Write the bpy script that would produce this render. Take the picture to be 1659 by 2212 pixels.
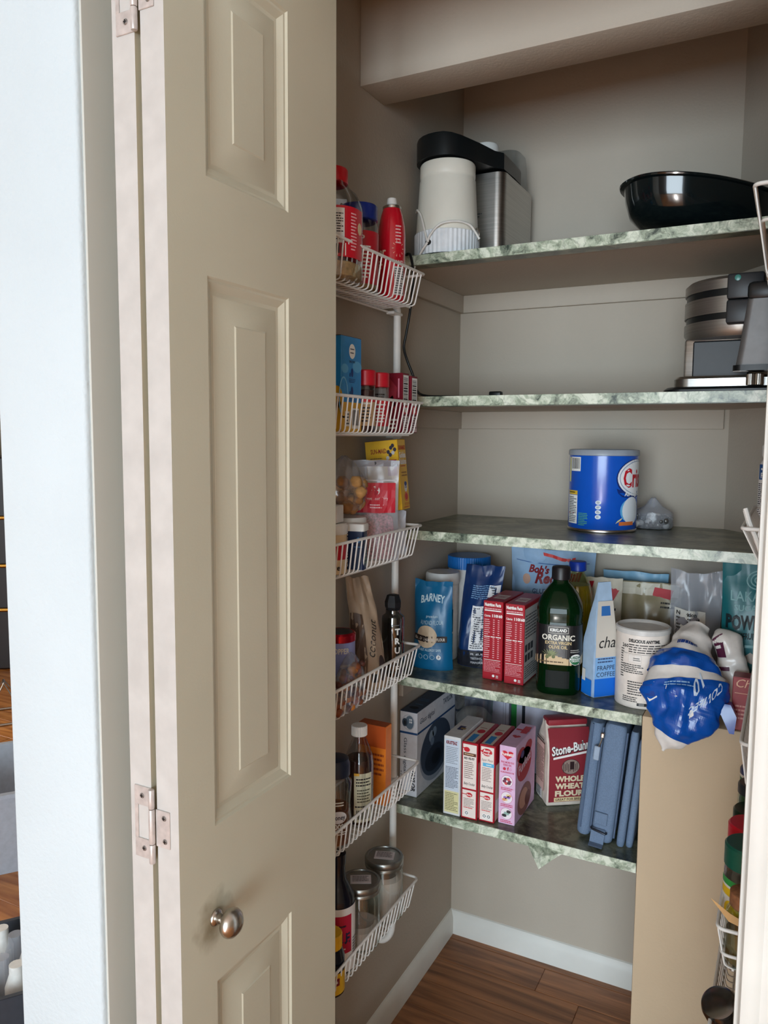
import bpy, bmesh, math, random
from mathutils import Vector, Matrix, noise as mnoise
random.seed(7)
PI = math.pi
for o in list(bpy.data.objects): bpy.data.objects.remove(o)
scene = bpy.context.scene
COL = scene.collection

# ---------------------------------------------------------------- camera
cam_d = bpy.data.cameras.new('camera'); cam = bpy.data.objects.new('camera', cam_d); COL.objects.link(cam)
cam_d.sensor_fit = 'VERTICAL'; cam_d.sensor_height = 36.0; cam_d.lens = 1685.3 / 2212 * 36.0
cam_d.clip_start = 0.02
yaw, pit, rol = math.radians(27.530), math.radians(-5.4805), math.radians(0.40777)
fw = Vector((-math.sin(yaw)*math.cos(pit), math.cos(yaw)*math.cos(pit), math.sin(pit)))
rt = Vector((math.cos(yaw), math.sin(yaw), 0)); up = rt.cross(fw)
r2 = math.cos(rol)*rt + math.sin(rol)*up; u2 = -math.sin(rol)*rt + math.cos(rol)*up
mm = Matrix.Identity(4)
for i in range(3): mm[i][0] = r2[i]; mm[i][1] = u2[i]; mm[i][2] = -fw[i]
mm[0][3], mm[1][3], mm[2][3] = 0, 0, 1.38
cam.matrix_world = mm
scene.camera = cam

# ---------------------------------------------------------------- world, daylight, exposure
world = bpy.data.worlds.new('sky'); scene.world = world; world.use_nodes = True
bg = world.node_tree.nodes['Background']; bg.inputs[0].default_value = (0.75, 0.87, 1.0, 1); bg.inputs[1].default_value = 1.0
def rect_light(name, loc, rot, sx, sy, power, col):
    l = bpy.data.lights.new(name, 'AREA'); l.shape = 'RECTANGLE'; l.size = sx; l.size_y = sy
    l.energy = power; l.color = col
    o = bpy.data.objects.new(name, l); COL.objects.link(o); o.location = loc; o.rotation_euler = rot
    return o
rect_light('daylight_kitchen_window', (0.45, -4.50, 1.16), (math.radians(90), 0, 0), 3.2, 2.1, 250, (0.76, 0.90, 1.0))
rect_light('side_fill_light', (-4.40, 0.9, 1.5), (math.radians(90), 0, math.radians(-90)), 2.2, 1.4, 40, (1.0, 0.96, 0.9))  # added fill lamp for the kitchen sliver; no window stands in that wall
sun_d = bpy.data.lights.new('low_sun', 'SUN'); sun_d.energy = 7; sun_d.angle = math.radians(0.6); sun_d.color = (1.0, 0.96, 0.90)
sun = bpy.data.objects.new('low_sun', sun_d); COL.objects.link(sun); sun.location = (0.4, -7, 4); sun.rotation_euler = (math.radians(90-25), 0, math.radians(6))
vs = scene.view_settings
vs.view_transform = 'Standard'; vs.look = 'None'; vs.gamma = 1.0; vs.exposure = 0.12; vs.use_curve_mapping = False

# ---------------------------------------------------------------- materials
def lin(c):
    out = []
    for v in c[:3]:
        v = v/255.0
        out.append(v/12.92 if v <= 0.04045 else ((v+0.055)/1.055)**2.4)
    return (out[0], out[1], out[2], 1.0)
MATS = {}
def mat(name, rgb, rough=0.5, metal=0.0, var=0.05, scale=60.0, bump=0.0, bscale=200.0, spec=0.5, trans=0.0, coat=0.0, ior=1.45, aniso=None):
    if name in MATS: return MATS[name]
    m = bpy.data.materials.new(name); m.use_nodes = True; MATS[name] = m
    nt = m.node_tree; N = nt.nodes; L = nt.links; b = N['Principled BSDF']
    b.inputs['Roughness'].default_value = rough; b.inputs['Metallic'].default_value = metal
    b.inputs['Specular IOR Level'].default_value = spec; b.inputs['IOR'].default_value = ior
    b.inputs['Transmission Weight'].default_value = trans; b.inputs['Coat Weight'].default_value = coat
    b.inputs['Coat Roughness'].default_value = 0.15
    c = lin(rgb); b.inputs['Base Color'].default_value = c
    tc = N.new('ShaderNodeTexCoord')
    if var > 0:
        n = N.new('ShaderNodeTexNoise'); n.inputs['Scale'].default_value = scale; n.inputs['Detail'].default_value = 3
        L.new(tc.outputs['Object'], n.inputs['Vector'])
        if aniso:
            mp = N.new('ShaderNodeMapping'); mp.inputs['Scale'].default_value = aniso
            L.new(tc.outputs['Object'], mp.inputs['Vector']); L.new(mp.outputs[0], n.inputs['Vector'])
        r = N.new('ShaderNodeValToRGB')
        r.color_ramp.elements[0].position = 0.3; r.color_ramp.elements[1].position = 0.7
        r.color_ramp.elements[0].color = tuple(max(0, v*(1-var*1.6)) for v in c[:3]) + (1,)
        r.color_ramp.elements[1].color = tuple(min(1, v*(1+var)) for v in c[:3]) + (1,)
        L.new(n.outputs['Fac'], r.inputs[0]); L.new(r.outputs[0], b.inputs['Base Color'])
    if bump > 0:
        n2 = N.new('ShaderNodeTexNoise'); n2.inputs['Scale'].default_value = bscale; n2.inputs['Detail'].default_value = 4
        L.new(tc.outputs['Object'], n2.inputs['Vector'])
        bp = N.new('ShaderNodeBump'); bp.inputs['Strength'].default_value = bump; bp.inputs['Distance'].default_value = 0.002
        L.new(n2.outputs['Fac'], bp.inputs['Height']); L.new(bp.outputs[0], b.inputs['Normal'])
    return m
def clear(name, rgb=(235, 238, 240), gloss=0.12, rough=0.06, haze=0.0):
    """thin clear plastic or glass: see-through with a glossy skin"""
    if name in MATS: return MATS[name]
    m = bpy.data.materials.new(name); m.use_nodes = True; MATS[name] = m
    nt = m.node_tree; N = nt.nodes; L = nt.links
    for n in list(N): N.remove(n)
    out = N.new('ShaderNodeOutputMaterial'); t = N.new('ShaderNodeBsdfTransparent'); t.inputs[0].default_value = lin(rgb)
    g = N.new('ShaderNodeBsdfGlossy'); g.inputs['Roughness'].default_value = rough
    lw = N.new('ShaderNodeLayerWeight'); lw.inputs[0].default_value = 0.35
    mt = N.new('ShaderNodeMath'); mt.operation = 'MULTIPLY_ADD'; mt.inputs[1].default_value = 0.32; mt.inputs[2].default_value = gloss*0.4
    L.new(lw.outputs['Facing'], mt.inputs[0])
    nz = N.new('ShaderNodeTexNoise'); nz.inputs['Scale'].default_value = 35
    bp = N.new('ShaderNodeBump'); bp.inputs['Strength'].default_value = 0.15; bp.inputs['Distance'].default_value = 0.003
    tc = N.new('ShaderNodeTexCoord'); L.new(tc.outputs['Object'], nz.inputs['Vector'])
    L.new(nz.outputs['Fac'], bp.inputs['Height']); L.new(bp.outputs[0], g.inputs['Normal'])
    mx = N.new('ShaderNodeMixShader'); L.new(mt.outputs[0], mx.inputs[0]); L.new(t.outputs[0], mx.inputs[1]); L.new(g.outputs[0], mx.inputs[2])
    last = mx
    if haze > 0:
        d = N.new('ShaderNodeBsdfDiffuse'); d.inputs[0].default_value = lin((225, 228, 235))
        m2 = N.new('ShaderNodeMixShader'); m2.inputs[0].default_value = haze
        L.new(mx.outputs[0], m2.inputs[1]); L.new(d.outputs[0], m2.inputs[2]); last = m2
    L.new(last.outputs[0], out.inputs[0])
    return m
def wall_paint(name, rgb, bump=0.25, bscale=170.0, var=0.03):
    return mat(name, rgb, rough=0.75, var=var, scale=3.0, bump=bump, bscale=bscale, spec=0.25)
def marble(name, light, mid, dark, scale=11.0, rough=0.28):
    m = bpy.data.materials.new(name); m.use_nodes = True; MATS[name] = m
    nt = m.node_tree; N = nt.nodes; L = nt.links; b = N['Principled BSDF']; b.inputs['Roughness'].default_value = rough
    tc = N.new('ShaderNodeTexCoord')
    w = N.new('ShaderNodeTexNoise'); w.inputs['Scale'].default_value = scale*1.3; w.inputs['Detail'].default_value = 4
    L.new(tc.outputs['Object'], w.inputs['Vector'])
    mxv = N.new('ShaderNodeVectorMath'); mxv.operation = 'MULTIPLY_ADD'; mxv.inputs[1].default_value = (0.10, 0.10, 0.10)
    L.new(w.outputs['Color'], mxv.inputs[0]); L.new(tc.outputs['Object'], mxv.inputs[2])
    n = N.new('ShaderNodeTexNoise'); n.inputs['Scale'].default_value = scale*2.2; n.inputs['Detail'].default_value = 6; n.inputs['Roughness'].default_value = 0.68
    L.new(mxv.outputs[0], n.inputs['Vector'])
    r = N.new('ShaderNodeValToRGB'); e = r.color_ramp.elements
    e[0].position = 0.34; e[0].color = lin(dark); e[1].position = 0.60; e[1].color = lin(light)
    k = r.color_ramp.elements.new(0.48); k.color = lin(mid)
    L.new(n.outputs['Fac'], r.inputs[0])
    v = N.new('ShaderNodeTexVoronoi'); v.feature = 'DISTANCE_TO_EDGE'; v.inputs['Scale'].default_value = scale*1.6
    L.new(mxv.outputs[0], v.inputs['Vector'])
    r3 = N.new('ShaderNodeValToRGB'); r3.color_ramp.elements[0].position = 0.0; r3.color_ramp.elements[1].position = 0.06
    r3.color_ramp.elements[0].color = (0.32, 0.32, 0.32, 1); r3.color_ramp.elements[1].color = (1, 1, 1, 1)
    L.new(v.outputs['Distance'], r3.inputs[0])
    mx = N.new('ShaderNodeMix'); mx.data_type = 'RGBA'; mx.blend_type = 'MULTIPLY'; mx.inputs[0].default_value = 0.38
    L.new(r.outputs[0], mx.inputs[6]); L.new(r3.outputs[0], mx.inputs[7]); L.new(mx.outputs[2], b.inputs['Base Color'])
    return m
def wood(name, a, bcol, scale=(3, 40, 40), rough=0.35):
    m = bpy.data.materials.new(name); m.use_nodes = True; MATS[name] = m
    nt = m.node_tree; N = nt.nodes; L = nt.links; b = N['Principled BSDF']; b.inputs['Roughness'].default_value = rough
    tc = N.new('ShaderNodeTexCoord'); oi = N.new('ShaderNodeObjectInfo')
    ad = N.new('ShaderNodeVectorMath'); ad.operation = 'ADD'
    cb = N.new('ShaderNodeCombineXYZ'); ml = N.new('ShaderNodeMath'); ml.operation = 'MULTIPLY'; ml.inputs[1].default_value = 7.0
    L.new(oi.outputs['Random'], ml.inputs[0]); L.new(ml.outputs[0], cb.inputs[0]); L.new(ml.outputs[0], cb.inputs[1])
    L.new(tc.outputs['Object'], ad.inputs[0]); L.new(cb.outputs[0], ad.inputs[1])
    mp = N.new('ShaderNodeMapping'); mp.inputs['Scale'].default_value = scale; L.new(ad.outputs[0], mp.inputs['Vector'])
    n = N.new('ShaderNodeTexNoise'); n.inputs['Scale'].default_value = 1.0; n.inputs['Detail'].default_value = 6; n.inputs['Distortion'].default_value = 0.6
    L.new(mp.outputs[0], n.inputs['Vector'])
    r = N.new('ShaderNodeValToRGB'); r.color_ramp.elements[0].position = 0.35; r.color_ramp.elements[1].position = 0.68
    r.color_ramp.elements[0].color = lin(a); r.color_ramp.elements[1].color = lin(bcol)
    L.new(n.outputs['Fac'], r.inputs[0])
    hs = N.new('ShaderNodeHueSaturation'); vr = N.new('ShaderNodeMath'); vr.operation = 'MULTIPLY_ADD'; vr.inputs[1].default_value = 0.35; vr.inputs[2].default_value = 0.82
    L.new(oi.outputs['Random'], vr.inputs[0]); L.new(vr.outputs[0], hs.inputs['Value']); L.new(r.outputs[0], hs.inputs['Color'])
    L.new(hs.outputs[0], b.inputs['Base Color'])
    return m

P_WALL = wall_paint('pantry_greige_paint', (182, 172, 158))
P_WHITE = wall_paint('white_textured_paint', (208, 221, 227), bump=0.6, bscale=140)
P_TRIM = mat('white_trim_paint', (222, 222, 216), rough=0.4, var=0.04, scale=9)
P_DOOR = mat('offwhite_door_paint', (213, 209, 188), rough=0.42, var=0.02, scale=5, bump=0.05, bscale=300)
P_CEIL = wall_paint('ceiling_paint', (225, 222, 215))
LAM_TOP = marble('green_marble_dark', (138, 144, 122), (96, 102, 86), (46, 54, 44), 8)
LAM_EDGE = marble('green_marble_pale', (218, 224, 206), (166, 178, 156), (52, 64, 54), 13)  # green marble in two tones: darker on tops, paler on front edges
WIRE = mat('white_coated_wire', (236, 236, 232), rough=0.35, var=0.02)
BLACK_PL = mat('black_plastic', (18, 22, 24), rough=0.35)
STEEL = mat('brushed_steel', (176, 174, 170), rough=0.3, metal=1.0, var=0.08, scale=1.0, aniso=(4, 4, 400))
STEEL_D = mat('dull_steel', (158, 155, 150), rough=0.40, metal=0.9, var=0.08, scale=1.0, aniso=(4, 4, 400))
P_EDGE = mat('primed_door_edge', (198, 196, 192), rough=0.5, var=0.05, scale=30)
P_HALF = wall_paint('tan_paint', (198, 175, 146))
P_SHADED_SIDE = mat('shaded_side_paint', (202, 203, 196), rough=0.6, var=0.02, scale=4)  # greyed white: shade of the left wall's side face put into the colour
CHROME = mat('satin_nickel', (190, 184, 176), rough=0.28, metal=1.0)
WOODP = wood('walnut_plank', (116, 74, 46), (188, 128, 84))
WOODK = wood('orange_oak', (150, 88, 40), (206, 138, 74), scale=(4, 30, 30), rough=0.2)

# ---------------------------------------------------------------- mesh helpers
class MB:
    def __init__(s): s.v = []; s.f = []; s.m = []
    def add(s, vs, fs, mi=0):
        b = len(s.v); s.v += [tuple(p) for p in vs]
        for f in fs: s.f.append(tuple(b+i for i in f)); s.m.append(mi)
        return s
    def box(s, x0, y0, z0, x1, y1, z1, mi=0):
        vs = [(x, y, z) for z in (z0, z1) for y in (y0, y1) for x in (x0, x1)]
        return s.add(vs, [(0, 2, 3, 1), (4, 5, 7, 6), (0, 1, 5, 4), (2, 6, 7, 3), (0, 4, 6, 2), (1, 3, 7, 5)], mi)
    def rbox(s, x0, y0, z0, x1, y1, z1, r=0.003, seg=2, mi=0):
        bm = bmesh.new(); bmesh.ops.create_cube(bm, size=1)
        for v in bm.verts: v.co = Vector(((x0+x1)/2+v.co.x*(x1-x0), (y0+y1)/2+v.co.y*(y1-y0), (z0+z1)/2+v.co.z*(z1-z0)))
        bmesh.ops.bevel(bm, geom=bm.edges[:], offset=r, segments=seg, profile=0.5, affect='EDGES')
        bm.verts.index_update()
        s.add([v.co[:] for v in bm.verts], [[v.index for v in f.verts] for f in bm.faces], mi); bm.free(); return s
    def lathe(s, prof, seg=28, c=(0, 0, 0), mi=0, sx=1, sy=1, p=2.0, caps=True, axis='z', rot=0.0):
        vs = []; fs = []; n = len(prof)
        for r, z in prof:
            for k in range(seg):
                a = 2*PI*k/seg + rot; ca, sa = math.cos(a), math.sin(a)
                q = 1.0 if p == 2.0 else 1.0/((abs(ca)**p+abs(sa)**p)**(1.0/p))
                x, y = r*ca*q*sx, r*sa*q*sy
                if axis == 'z': vs.append((c[0]+x, c[1]+y, c[2]+z))
                elif axis == 'x': vs.append((c[0]+z, c[1]+x, c[2]+y))
                else: vs.append((c[0]+y, c[1]+z, c[2]+x))
        for i in range(n-1):
            for k in range(seg):
                a, b = i*seg+k, i*seg+(k+1) % seg
                fs.append((a, b, b+seg, a+seg))
        if caps:
            fs.append(tuple(reversed(range(seg)))); fs.append(tuple((n-1)*seg+k for k in range(seg)))
        return s.add(vs, fs, mi)
    def tube(s, pts, r, seg=8, mi=0, closed=False):
        pts = [Vector(p) for p in pts]; n = len(pts); vs = []; fs = []
        prev = None
        for i, p in enumerate(pts):
            if closed: t = pts[(i+1) % n]-pts[i-1]
            else: t = pts[min(i+1, n-1)]-pts[max(i-1, 0)]
            t.normalize()
            if prev is None: a = t.orthogonal().normalized()
            else:
                a = prev - t*prev.dot(t)
                a = a.normalized() if a.length > 1e-6 else t.orthogonal().normalized()
            prev = a; b = t.cross(a)
            rr = r[i] if isinstance(r, (list, tuple)) else r
            for k in range(seg):
                q = 2*PI*k/seg; vs.append(tuple(p+(a*math.cos(q)+b*math.sin(q))*rr))
        for i in range(n if closed else n-1):
            for k in range(seg):
                j = (i+1) % n
                fs.append((i*seg+k, i*seg+(k+1) % seg, j*seg+(k+1) % seg, j*seg+k))
        if not closed:
            fs.append(tuple(reversed(range(seg)))); fs.append(tuple((n-1)*seg+k for k in range(seg)))
        return s.add(vs, fs, mi)
    def loft(s, rings, mi=0, caps=True):
        n = len(rings[0]); vs = [p for r in rings for p in r]; fs = []
        for i in range(len(rings)-1):
            for k in range(n): fs.append((i*n+k, i*n+(k+1) % n, (i+1)*n+(k+1) % n, (i+1)*n+k))
        if caps: fs.append(tuple(reversed(range(n)))); fs.append(tuple((len(rings)-1)*n+k for k in range(n)))
        return s.add(vs, fs, mi)
    def build(s, name, mats, parent=None, smooth=0.6, loc=None):
        me = bpy.data.meshes.new(name); me.from_pydata(s.v, [], s.f)
        if not isinstance(mats, (list, tuple)): mats = [mats]
        for m in mats: me.materials.append(m)
        me.polygons.foreach_set('material_index', s.m)
        bm = bmesh.new(); bm.from_mesh(me); bmesh.ops.recalc_face_normals(bm, faces=bm.faces[:]); bm.to_mesh(me); bm.free()
        if smooth:
            me.polygons.foreach_set('use_smooth', [True]*len(me.polygons)); me.set_sharp_from_angle(angle=smooth)
        me.update()
        o = bpy.data.objects.new(name, me); COL.objects.link(o)
        if parent: o.parent = parent
        if loc: o.location = loc
        return o
def tag(o, label, cat, group=None, kind=None):
    if label: o['label'] = label
    if cat: o['category'] = cat
    if group: o['group'] = group
    if kind: o['kind'] = kind
    return o
def thing(name, label, cat, loc=(0, 0, 0), rz=0.0, group=None, rx=0.0, ry=0.0):
    o = bpy.data.objects.new(name, None); COL.objects.link(o); o.empty_display_size = 0.02
    o.location = loc; o.rotation_euler = (math.radians(rx), math.radians(ry), math.radians(rz))
    return tag(o, label, cat, group)
def struct(name, mb, m, smooth=0): o = mb.build(name, m, smooth=smooth); o['kind'] = 'structure'; return o
def arc(c, r, a0, a1, n, f): return [f(c, r, math.radians(a0+(a1-a0)*i/n)) for i in range(n+1)]
def spline(pts, n=8):
    P = [Vector(p) for p in pts]; out = []
    Q = [P[0]*2-P[1]] + P + [P[-1]*2-P[-2]]
    for i in range(1, len(Q)-2):
        for k in range(n):
            t = k/n; a, b, c, d = Q[i-1], Q[i], Q[i+1], Q[i+2]
            out.append(0.5*((2*b)+(-a+c)*t+(2*a-5*b+4*c-d)*t*t+(-a+3*b-3*c+d)*t**3))
    out.append(P[-1]); return out

# ---------------------------------------------------------------- printed matter (real flat shapes laid on the surface)
INK = {}
def ink(rgb, rough=0.5):
    k = (tuple(rgb), rough)
    if k not in INK: INK[k] = mat('print_%d_%d_%d_%d' % (rgb[0], rgb[1], rgb[2], int(rough*100)), rgb, rough=rough, var=0.0)
    return INK[k]
TXT = {}
def text_mesh(s, bold=0.0, shear=0.0):
    k = (s, bold, shear)
    if k in TXT: return TXT[k]
    cu = bpy.data.curves.new('t', 'FONT'); cu.body = s; cu.size = 1.0; cu.offset = bold; cu.shear = shear
    cu.resolution_u = 2; cu.fill_mode = 'FRONT'
    ob = bpy.data.objects.new('t', cu); me = ob.to_mesh()
    vs = [(v.co.x, v.co.y) for v in me.vertices]; fs = [tuple(p.vertices) for p in me.polygons]
    ob.to_mesh_clear(); bpy.data.objects.remove(ob); bpy.data.curves.remove(cu)
    TXT[k] = (vs, fs); return TXT[k]
class Print:
    """collects flat shapes on a surface S(u, v, off) -> xyz"""
    def __init__(s, S, off=0.0004): s.S = S; s.off = off; s.mb = MB(); s.mats = []; s.rnd = random.Random(3)
    def mi(s, rgb, rough=0.5):
        m = ink(rgb, rough) if isinstance(rgb, tuple) else rgb
        if m not in s.mats: s.mats.append(m)
        return s.mats.index(m)
    def P(s, u, v, layer): return s.S(u, v, s.off+layer*0.00018)
    def rect(s, u0, v0, u1, v1, col, layer=0, n=1, m=1, rough=0.5):
        vs = [s.P(u0+(u1-u0)*i/n, v0+(v1-v0)*j/m, layer) for j in range(m+1) for i in range(n+1)]
        fs = [(j*(n+1)+i, j*(n+1)+i+1, (j+1)*(n+1)+i+1, (j+1)*(n+1)+i) for j in range(m) for i in range(n)]
        s.mb.add(vs, fs, s.mi(col, rough)); return s
    def poly(s, pts, col, layer=0): s.mb.add([s.P(u, v, layer) for u, v in pts], [tuple(range(len(pts)))], s.mi(col)); return s
    def disc(s, u, v, ru, rv, col, layer=0, n=20, a0=0, a1=360):
        K = 1 if ru < 0.006 else (5 if ru > 0.02 else 3); vs = [s.P(u, v, layer)]; fs = []
        for q in range(1, K+1):
            for k in range(n+1):
                a = math.radians(a0+(a1-a0)*k/n); vs.append(s.P(u+ru*q/K*math.cos(a), v+rv*q/K*math.sin(a), layer))
        for k in range(n): fs.append((0, 1+k, 2+k))
        for q in range(1, K):
            for k in range(n): o = 1+(q-1)*(n+1)+k; fs.append((o, o+n+1, o+n+2, o+1))
        s.mb.add(vs, fs, s.mi(col)); return s
    def ring(s, u, v, ru, rv, w, col, layer=0, n=24):
        vs = []
        for k in range(n):
            a = 2*PI*k/n; vs += [s.P(u+ru*math.cos(a), v+rv*math.sin(a), layer), s.P(u+(ru-w)*math.cos(a), v+(rv-w)*math.sin(a), layer)]
        s.mb.add(vs, [(2*k, 2*k+1, (2*k+3) % (2*n), (2*k+2) % (2*n)) for k in range(n)], s.mi(col)); return s
    def text(s, t, u, v, h, col, layer=1, align='l', width=None, rot=0, bold=0.02, shear=0.0, arc=0.0):
        vs, fs = text_mesh(t, bold, shear)
        if not vs: return s
        x0 = min(p[0] for p in vs); x1 = max(p[0] for p in vs); w = max(x1-x0, 1e-6)
        k = h/0.72; kx = width/w if width else k
        W = w*kx; ox = {'l': 0, 'c': -W/2, 'r': -W}[align]
        c, sn = math.cos(math.radians(rot)), math.sin(math.radians(rot)); out = []
        for x, y in vs:
            a = (x-x0)*kx+ox; b = y*k
            if arc: b += arc*(1-(2*(a-ox)/W-1)**2)
            out.append(s.P(u+a*c-b*sn, v+a*sn+b*c, layer))
        s.mb.add(out, fs, s.mi(col)); return s
    def lines(s, u0, v0, u1, v1, n, col, layer=1, fill=0.45, words=True, rot90=False):
        dv = (v1-v0)/n
        for i in range(n):
            a = v1-dv*(i+1)+dv*(1-fill)/2; b = a+dv*fill; u = u0
            end = u1-(u1-u0)*s.rnd.choice([0, 0, 0.05, 0.12, 0.3])
            while u < end-1e-5:
                w = (u1-u0)*s.rnd.uniform(0.06, 0.2) if words else (end-u)
                e = min(u+w, end); s.rect(u, a, e, b, col, layer); u = e+(u1-u0)*0.022
        return s
    def barcode(s, u0, v0, u1, v1, vert=False, layer=0, col=(25, 25, 28), paper=(238, 238, 234)):
        s.rect(u0, v0, u1, v1, paper, layer, n=3); pu, pv = (u1-u0)*0.08, (v1-v0)*0.08; u = u0+pu if not vert else v0+pv
        lim = u1-pu if not vert else v1-pv; un = ((u1-u0) if not vert else (v1-v0))/60
        while u < lim:
            w = un*s.rnd.choice([1, 1, 2, 3])
            if not vert: s.rect(u, v0+pv*2, min(u+w, lim), v1-pv, col, layer+1)
            else: s.rect(u0+pu, u, u1-pu*2, min(u+w, lim), col, layer+1)
            u += w+un*s.rnd.choice([1, 1.5, 2])
        return s
    def build(s, parent, name='printed_label', label=None):
        o = s.mb.build(name, s.mats, parent, smooth=0)
        if label: o['label'] = label
        return o
def plane(o, uu, vv, n):
    o, uu, vv, n = Vector(o), Vector(uu), Vector(vv), Vector(n)
    return lambda u, v, off: tuple(o+uu*u+vv*v+n*off)
def cyl(R, a0=0.0, c=(0, 0)):
    """R number or function of height; u is arc length, 0 at the side facing -y turned by a0 degrees"""
    def S(u, v, off):
        r = R(v) if callable(R) else R
        a = u/(r if r > 1e-4 else 1e-4)+math.radians(a0); return (c[0]+(r+off)*math.sin(a), c[1]-(r+off)*math.cos(a), v)
    return S
# ================================================================ setting
XL, YB, YF, XR = -0.785, 1.930, 1.540, 0.045
def wbox(name, x0, y0, z0, x1, y1, z1, m, r=0.0, seg=2):
    b = MB()
    if r: b.rbox(x0, y0, z0, x1, y1, z1, r, seg)
    else: b.box(x0, y0, z0, x1, y1, z1)
    return struct(name, b, m, smooth=0.6 if r else 0)
wbox('wall_left', -0.954, 0.700, 0, -0.788, 2.05, 2.44, P_WHITE, 0.006, 3)
wbox('wall_left_shaded_side', -0.7885, 0.708, 0, -0.7845, 0.985, 2.44, P_SHADED_SIDE, 0.001)  # added thin board; darkens the wall's side face, shade painted in
wbox('wall_pantry_left', -0.788, 1.06, 0, XL, 1.93, 2.44, P_WALL)
wbox('wall_back', -0.954, YB, 0, 0.16, 2.05, 2.44, P_WALL)
wbox('wall_right', XR, 1.095, 0, 0.16, YB, 2.44, P_WALL)
wbox('wall_front', -0.016, 0.985, 0, 2.5, 1.095, 2.44, P_WHITE, 0.003)
wbox('wall_over_door', -0.788, 0.985, 2.11, -0.016, 1.095, 2.44, P_WHITE)
wbox('ceiling_pantry', -0.79, 1.095, 2.44, 0.05, YB, 2.46, P_CEIL)
wbox('wall_soffit', XL, 1.392, 2.062, XR, 1.492, 2.44, P_WALL, 0.002)
wbox('wall_half', -0.233, YF, 0, XR, YB, 0.844, P_HALF, 0.003)
d = MB(); d.add([(-0.13, YB, 0.844), (XR, 1.70, 0.844), (XR, YB, 0.844), (-0.13, YB, 2.44), (XR, 1.70, 2.44), (XR, YB, 2.44)],
                [(0, 2, 1), (3, 4, 5), (0, 1, 4, 3), (1, 2, 5, 4), (2, 0, 3, 5)])
struct('wall_corner', d, P_WALL)
# kitchen shell behind and beside the camera
P_TAN = wall_paint('tan_kitchen_wall', (150, 134, 112))
bk = MB()
for x0, z0, x1, z1 in ((-4.6, 0, -1.18, 2.44), (2.08, 0, 2.6, 2.44), (-1.18, 2.24, 2.08, 2.44), (-1.18, 0, 2.08, 0.08)): bk.box(x0, -4.72, z0, x1, -4.60, z1)
struct('wall_kitchen_back', bk, P_TAN)
wbox('wall_kitchen_right', 2.5, -4.6, 0, 2.6, 1.1, 2.44, P_TAN)
wbox('wall_kitchen_left', -4.6, -4.6, 0, -4.5, 4.2, 2.44, P_TAN)
wbox('wall_kitchen_far', -4.6, 4.2, 0, -0.9, 4.3, 2.44, P_WHITE)
wbox('wall_kitchen_side', -0.96, 2.05, 0, -0.90, 4.2, 2.44, P_WHITE)
wbox('ceiling', -4.6, -4.7, 2.44, 2.6, 4.3, 2.5, P_CEIL)
# floor: base slab with single planks on it
fl = wbox('floor', -4.6, -4.7, -0.05, 2.6, 4.3, -0.006, mat('floor_underlay', (60, 42, 30)))
def plank_mesh(L, W):
    b = MB(); b.rbox(-L/2, -W/2, -0.006, L/2, W/2, 0, 0.0012, 1); return b
pw = 0.092
mesh_long = None
for i in range(10):
    y = 1.07+pw*(i+0.5)
    xs = [(-0.785, -0.785+0.28+0.11*((i*3) % 4)), (-0.785+0.28+0.11*((i*3) % 4), XR)]
    for a, b_ in xs:
        L = b_-a-0.0006
        b = plank_mesh(L, pw-0.0006)
        o = b.build('plank', WOODP, fl, smooth=0.6); o.location = ((a+b_)/2, y, 0)
kw = 0.14; base = plank_mesh(1.395, kw-0.001).build('plank', WOODK, fl, smooth=0.6); first = True
for i in range(62):
    y = -4.52+kw*i
    for k in range(5):
        x = -4.5+0.7+1.4*k+(0.35 if i % 2 else 0)
        if x-0.7 > 2.5: continue
        if y > 0.95 and x+0.7 > -0.96 and y < 4.3 and x-0.7 > -2.4: continue
        if y+kw/2 > 0.98 and x+0.7 > -0.95: continue
        o = base if first else base.copy()
        if not first: COL.objects.link(o); o.parent = fl
        first = False; o.location = (x, y, 0)
# baseboards with a moulded top
def baseboard(name, p0, p1, n, h=0.066, t=0.012):
    p0, p1, n = Vector(p0), Vector(p1), Vector(n)
    prof = [(0, 0), (t, 0), (t, h*0.70), (t*0.75, h*0.80), (t*0.6, h*0.88), (t*0.3, h*0.97), (0, h)]
    b = MB(); b.loft([[tuple(p+n*a+Vector((0, 0, z))) for a, z in prof] for p in (p0, p1)])
    return struct(name, b, P_TRIM, smooth=0.5)
baseboard('baseboard_left', (XL, 1.10, 0), (XL, YB, 0), (1, 0, 0))
baseboard('baseboard_back', (XL, YB, 0), (-0.233, YB, 0), (0, -1, 0))
# right jamb, casing, left jamb
wbox('trim_1', -0.029, 0.985, 0, -0.016, 1.095, 2.11, P_TRIM, 0.002)
b = MB(); prof = [(-0.023, 0.985), (-0.024, 0.977), (-0.0215, 0.972), (-0.013, 0.970), (-0.005, 0.972), (-0.001, 0.975), (0.014, 0.973), (0.028, 0.969), (0.034, 0.972), (0.035, 0.985)]
b.loft([[(x, y, z) for x, y in prof] for z in (0, 2.16)]); struct('trim_2', b, P_TRIM, smooth=0.5)
wbox('trim_3', -0.788, 0.985, 0, -0.766, 1.06, 2.11, P_TRIM, 0.002)
wbox('trim_4', -0.766, 0.985, 2.09, -0.029, 1.06, 2.11, P_TRIM, 0.002)

# ---------------------------------------------------------------- window behind the camera
w1 = thing('window_1', None, None, (0.45, -4.56, 1.16)); w1['kind'] = 'structure'
b = MB()
for x0, z0, x1, z1 in ((-1.65, -1.1, 1.65, -1.05), (-1.65, 1.05, 1.65, 1.1), (-1.65, -1.05, -1.6, 1.05), (1.6, -1.05, 1.65, 1.05)): b.box(x0, -0.02, z0, x1, 0.05, z1)
b.build('window_frame', P_TRIM, w1, smooth=0)

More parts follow.
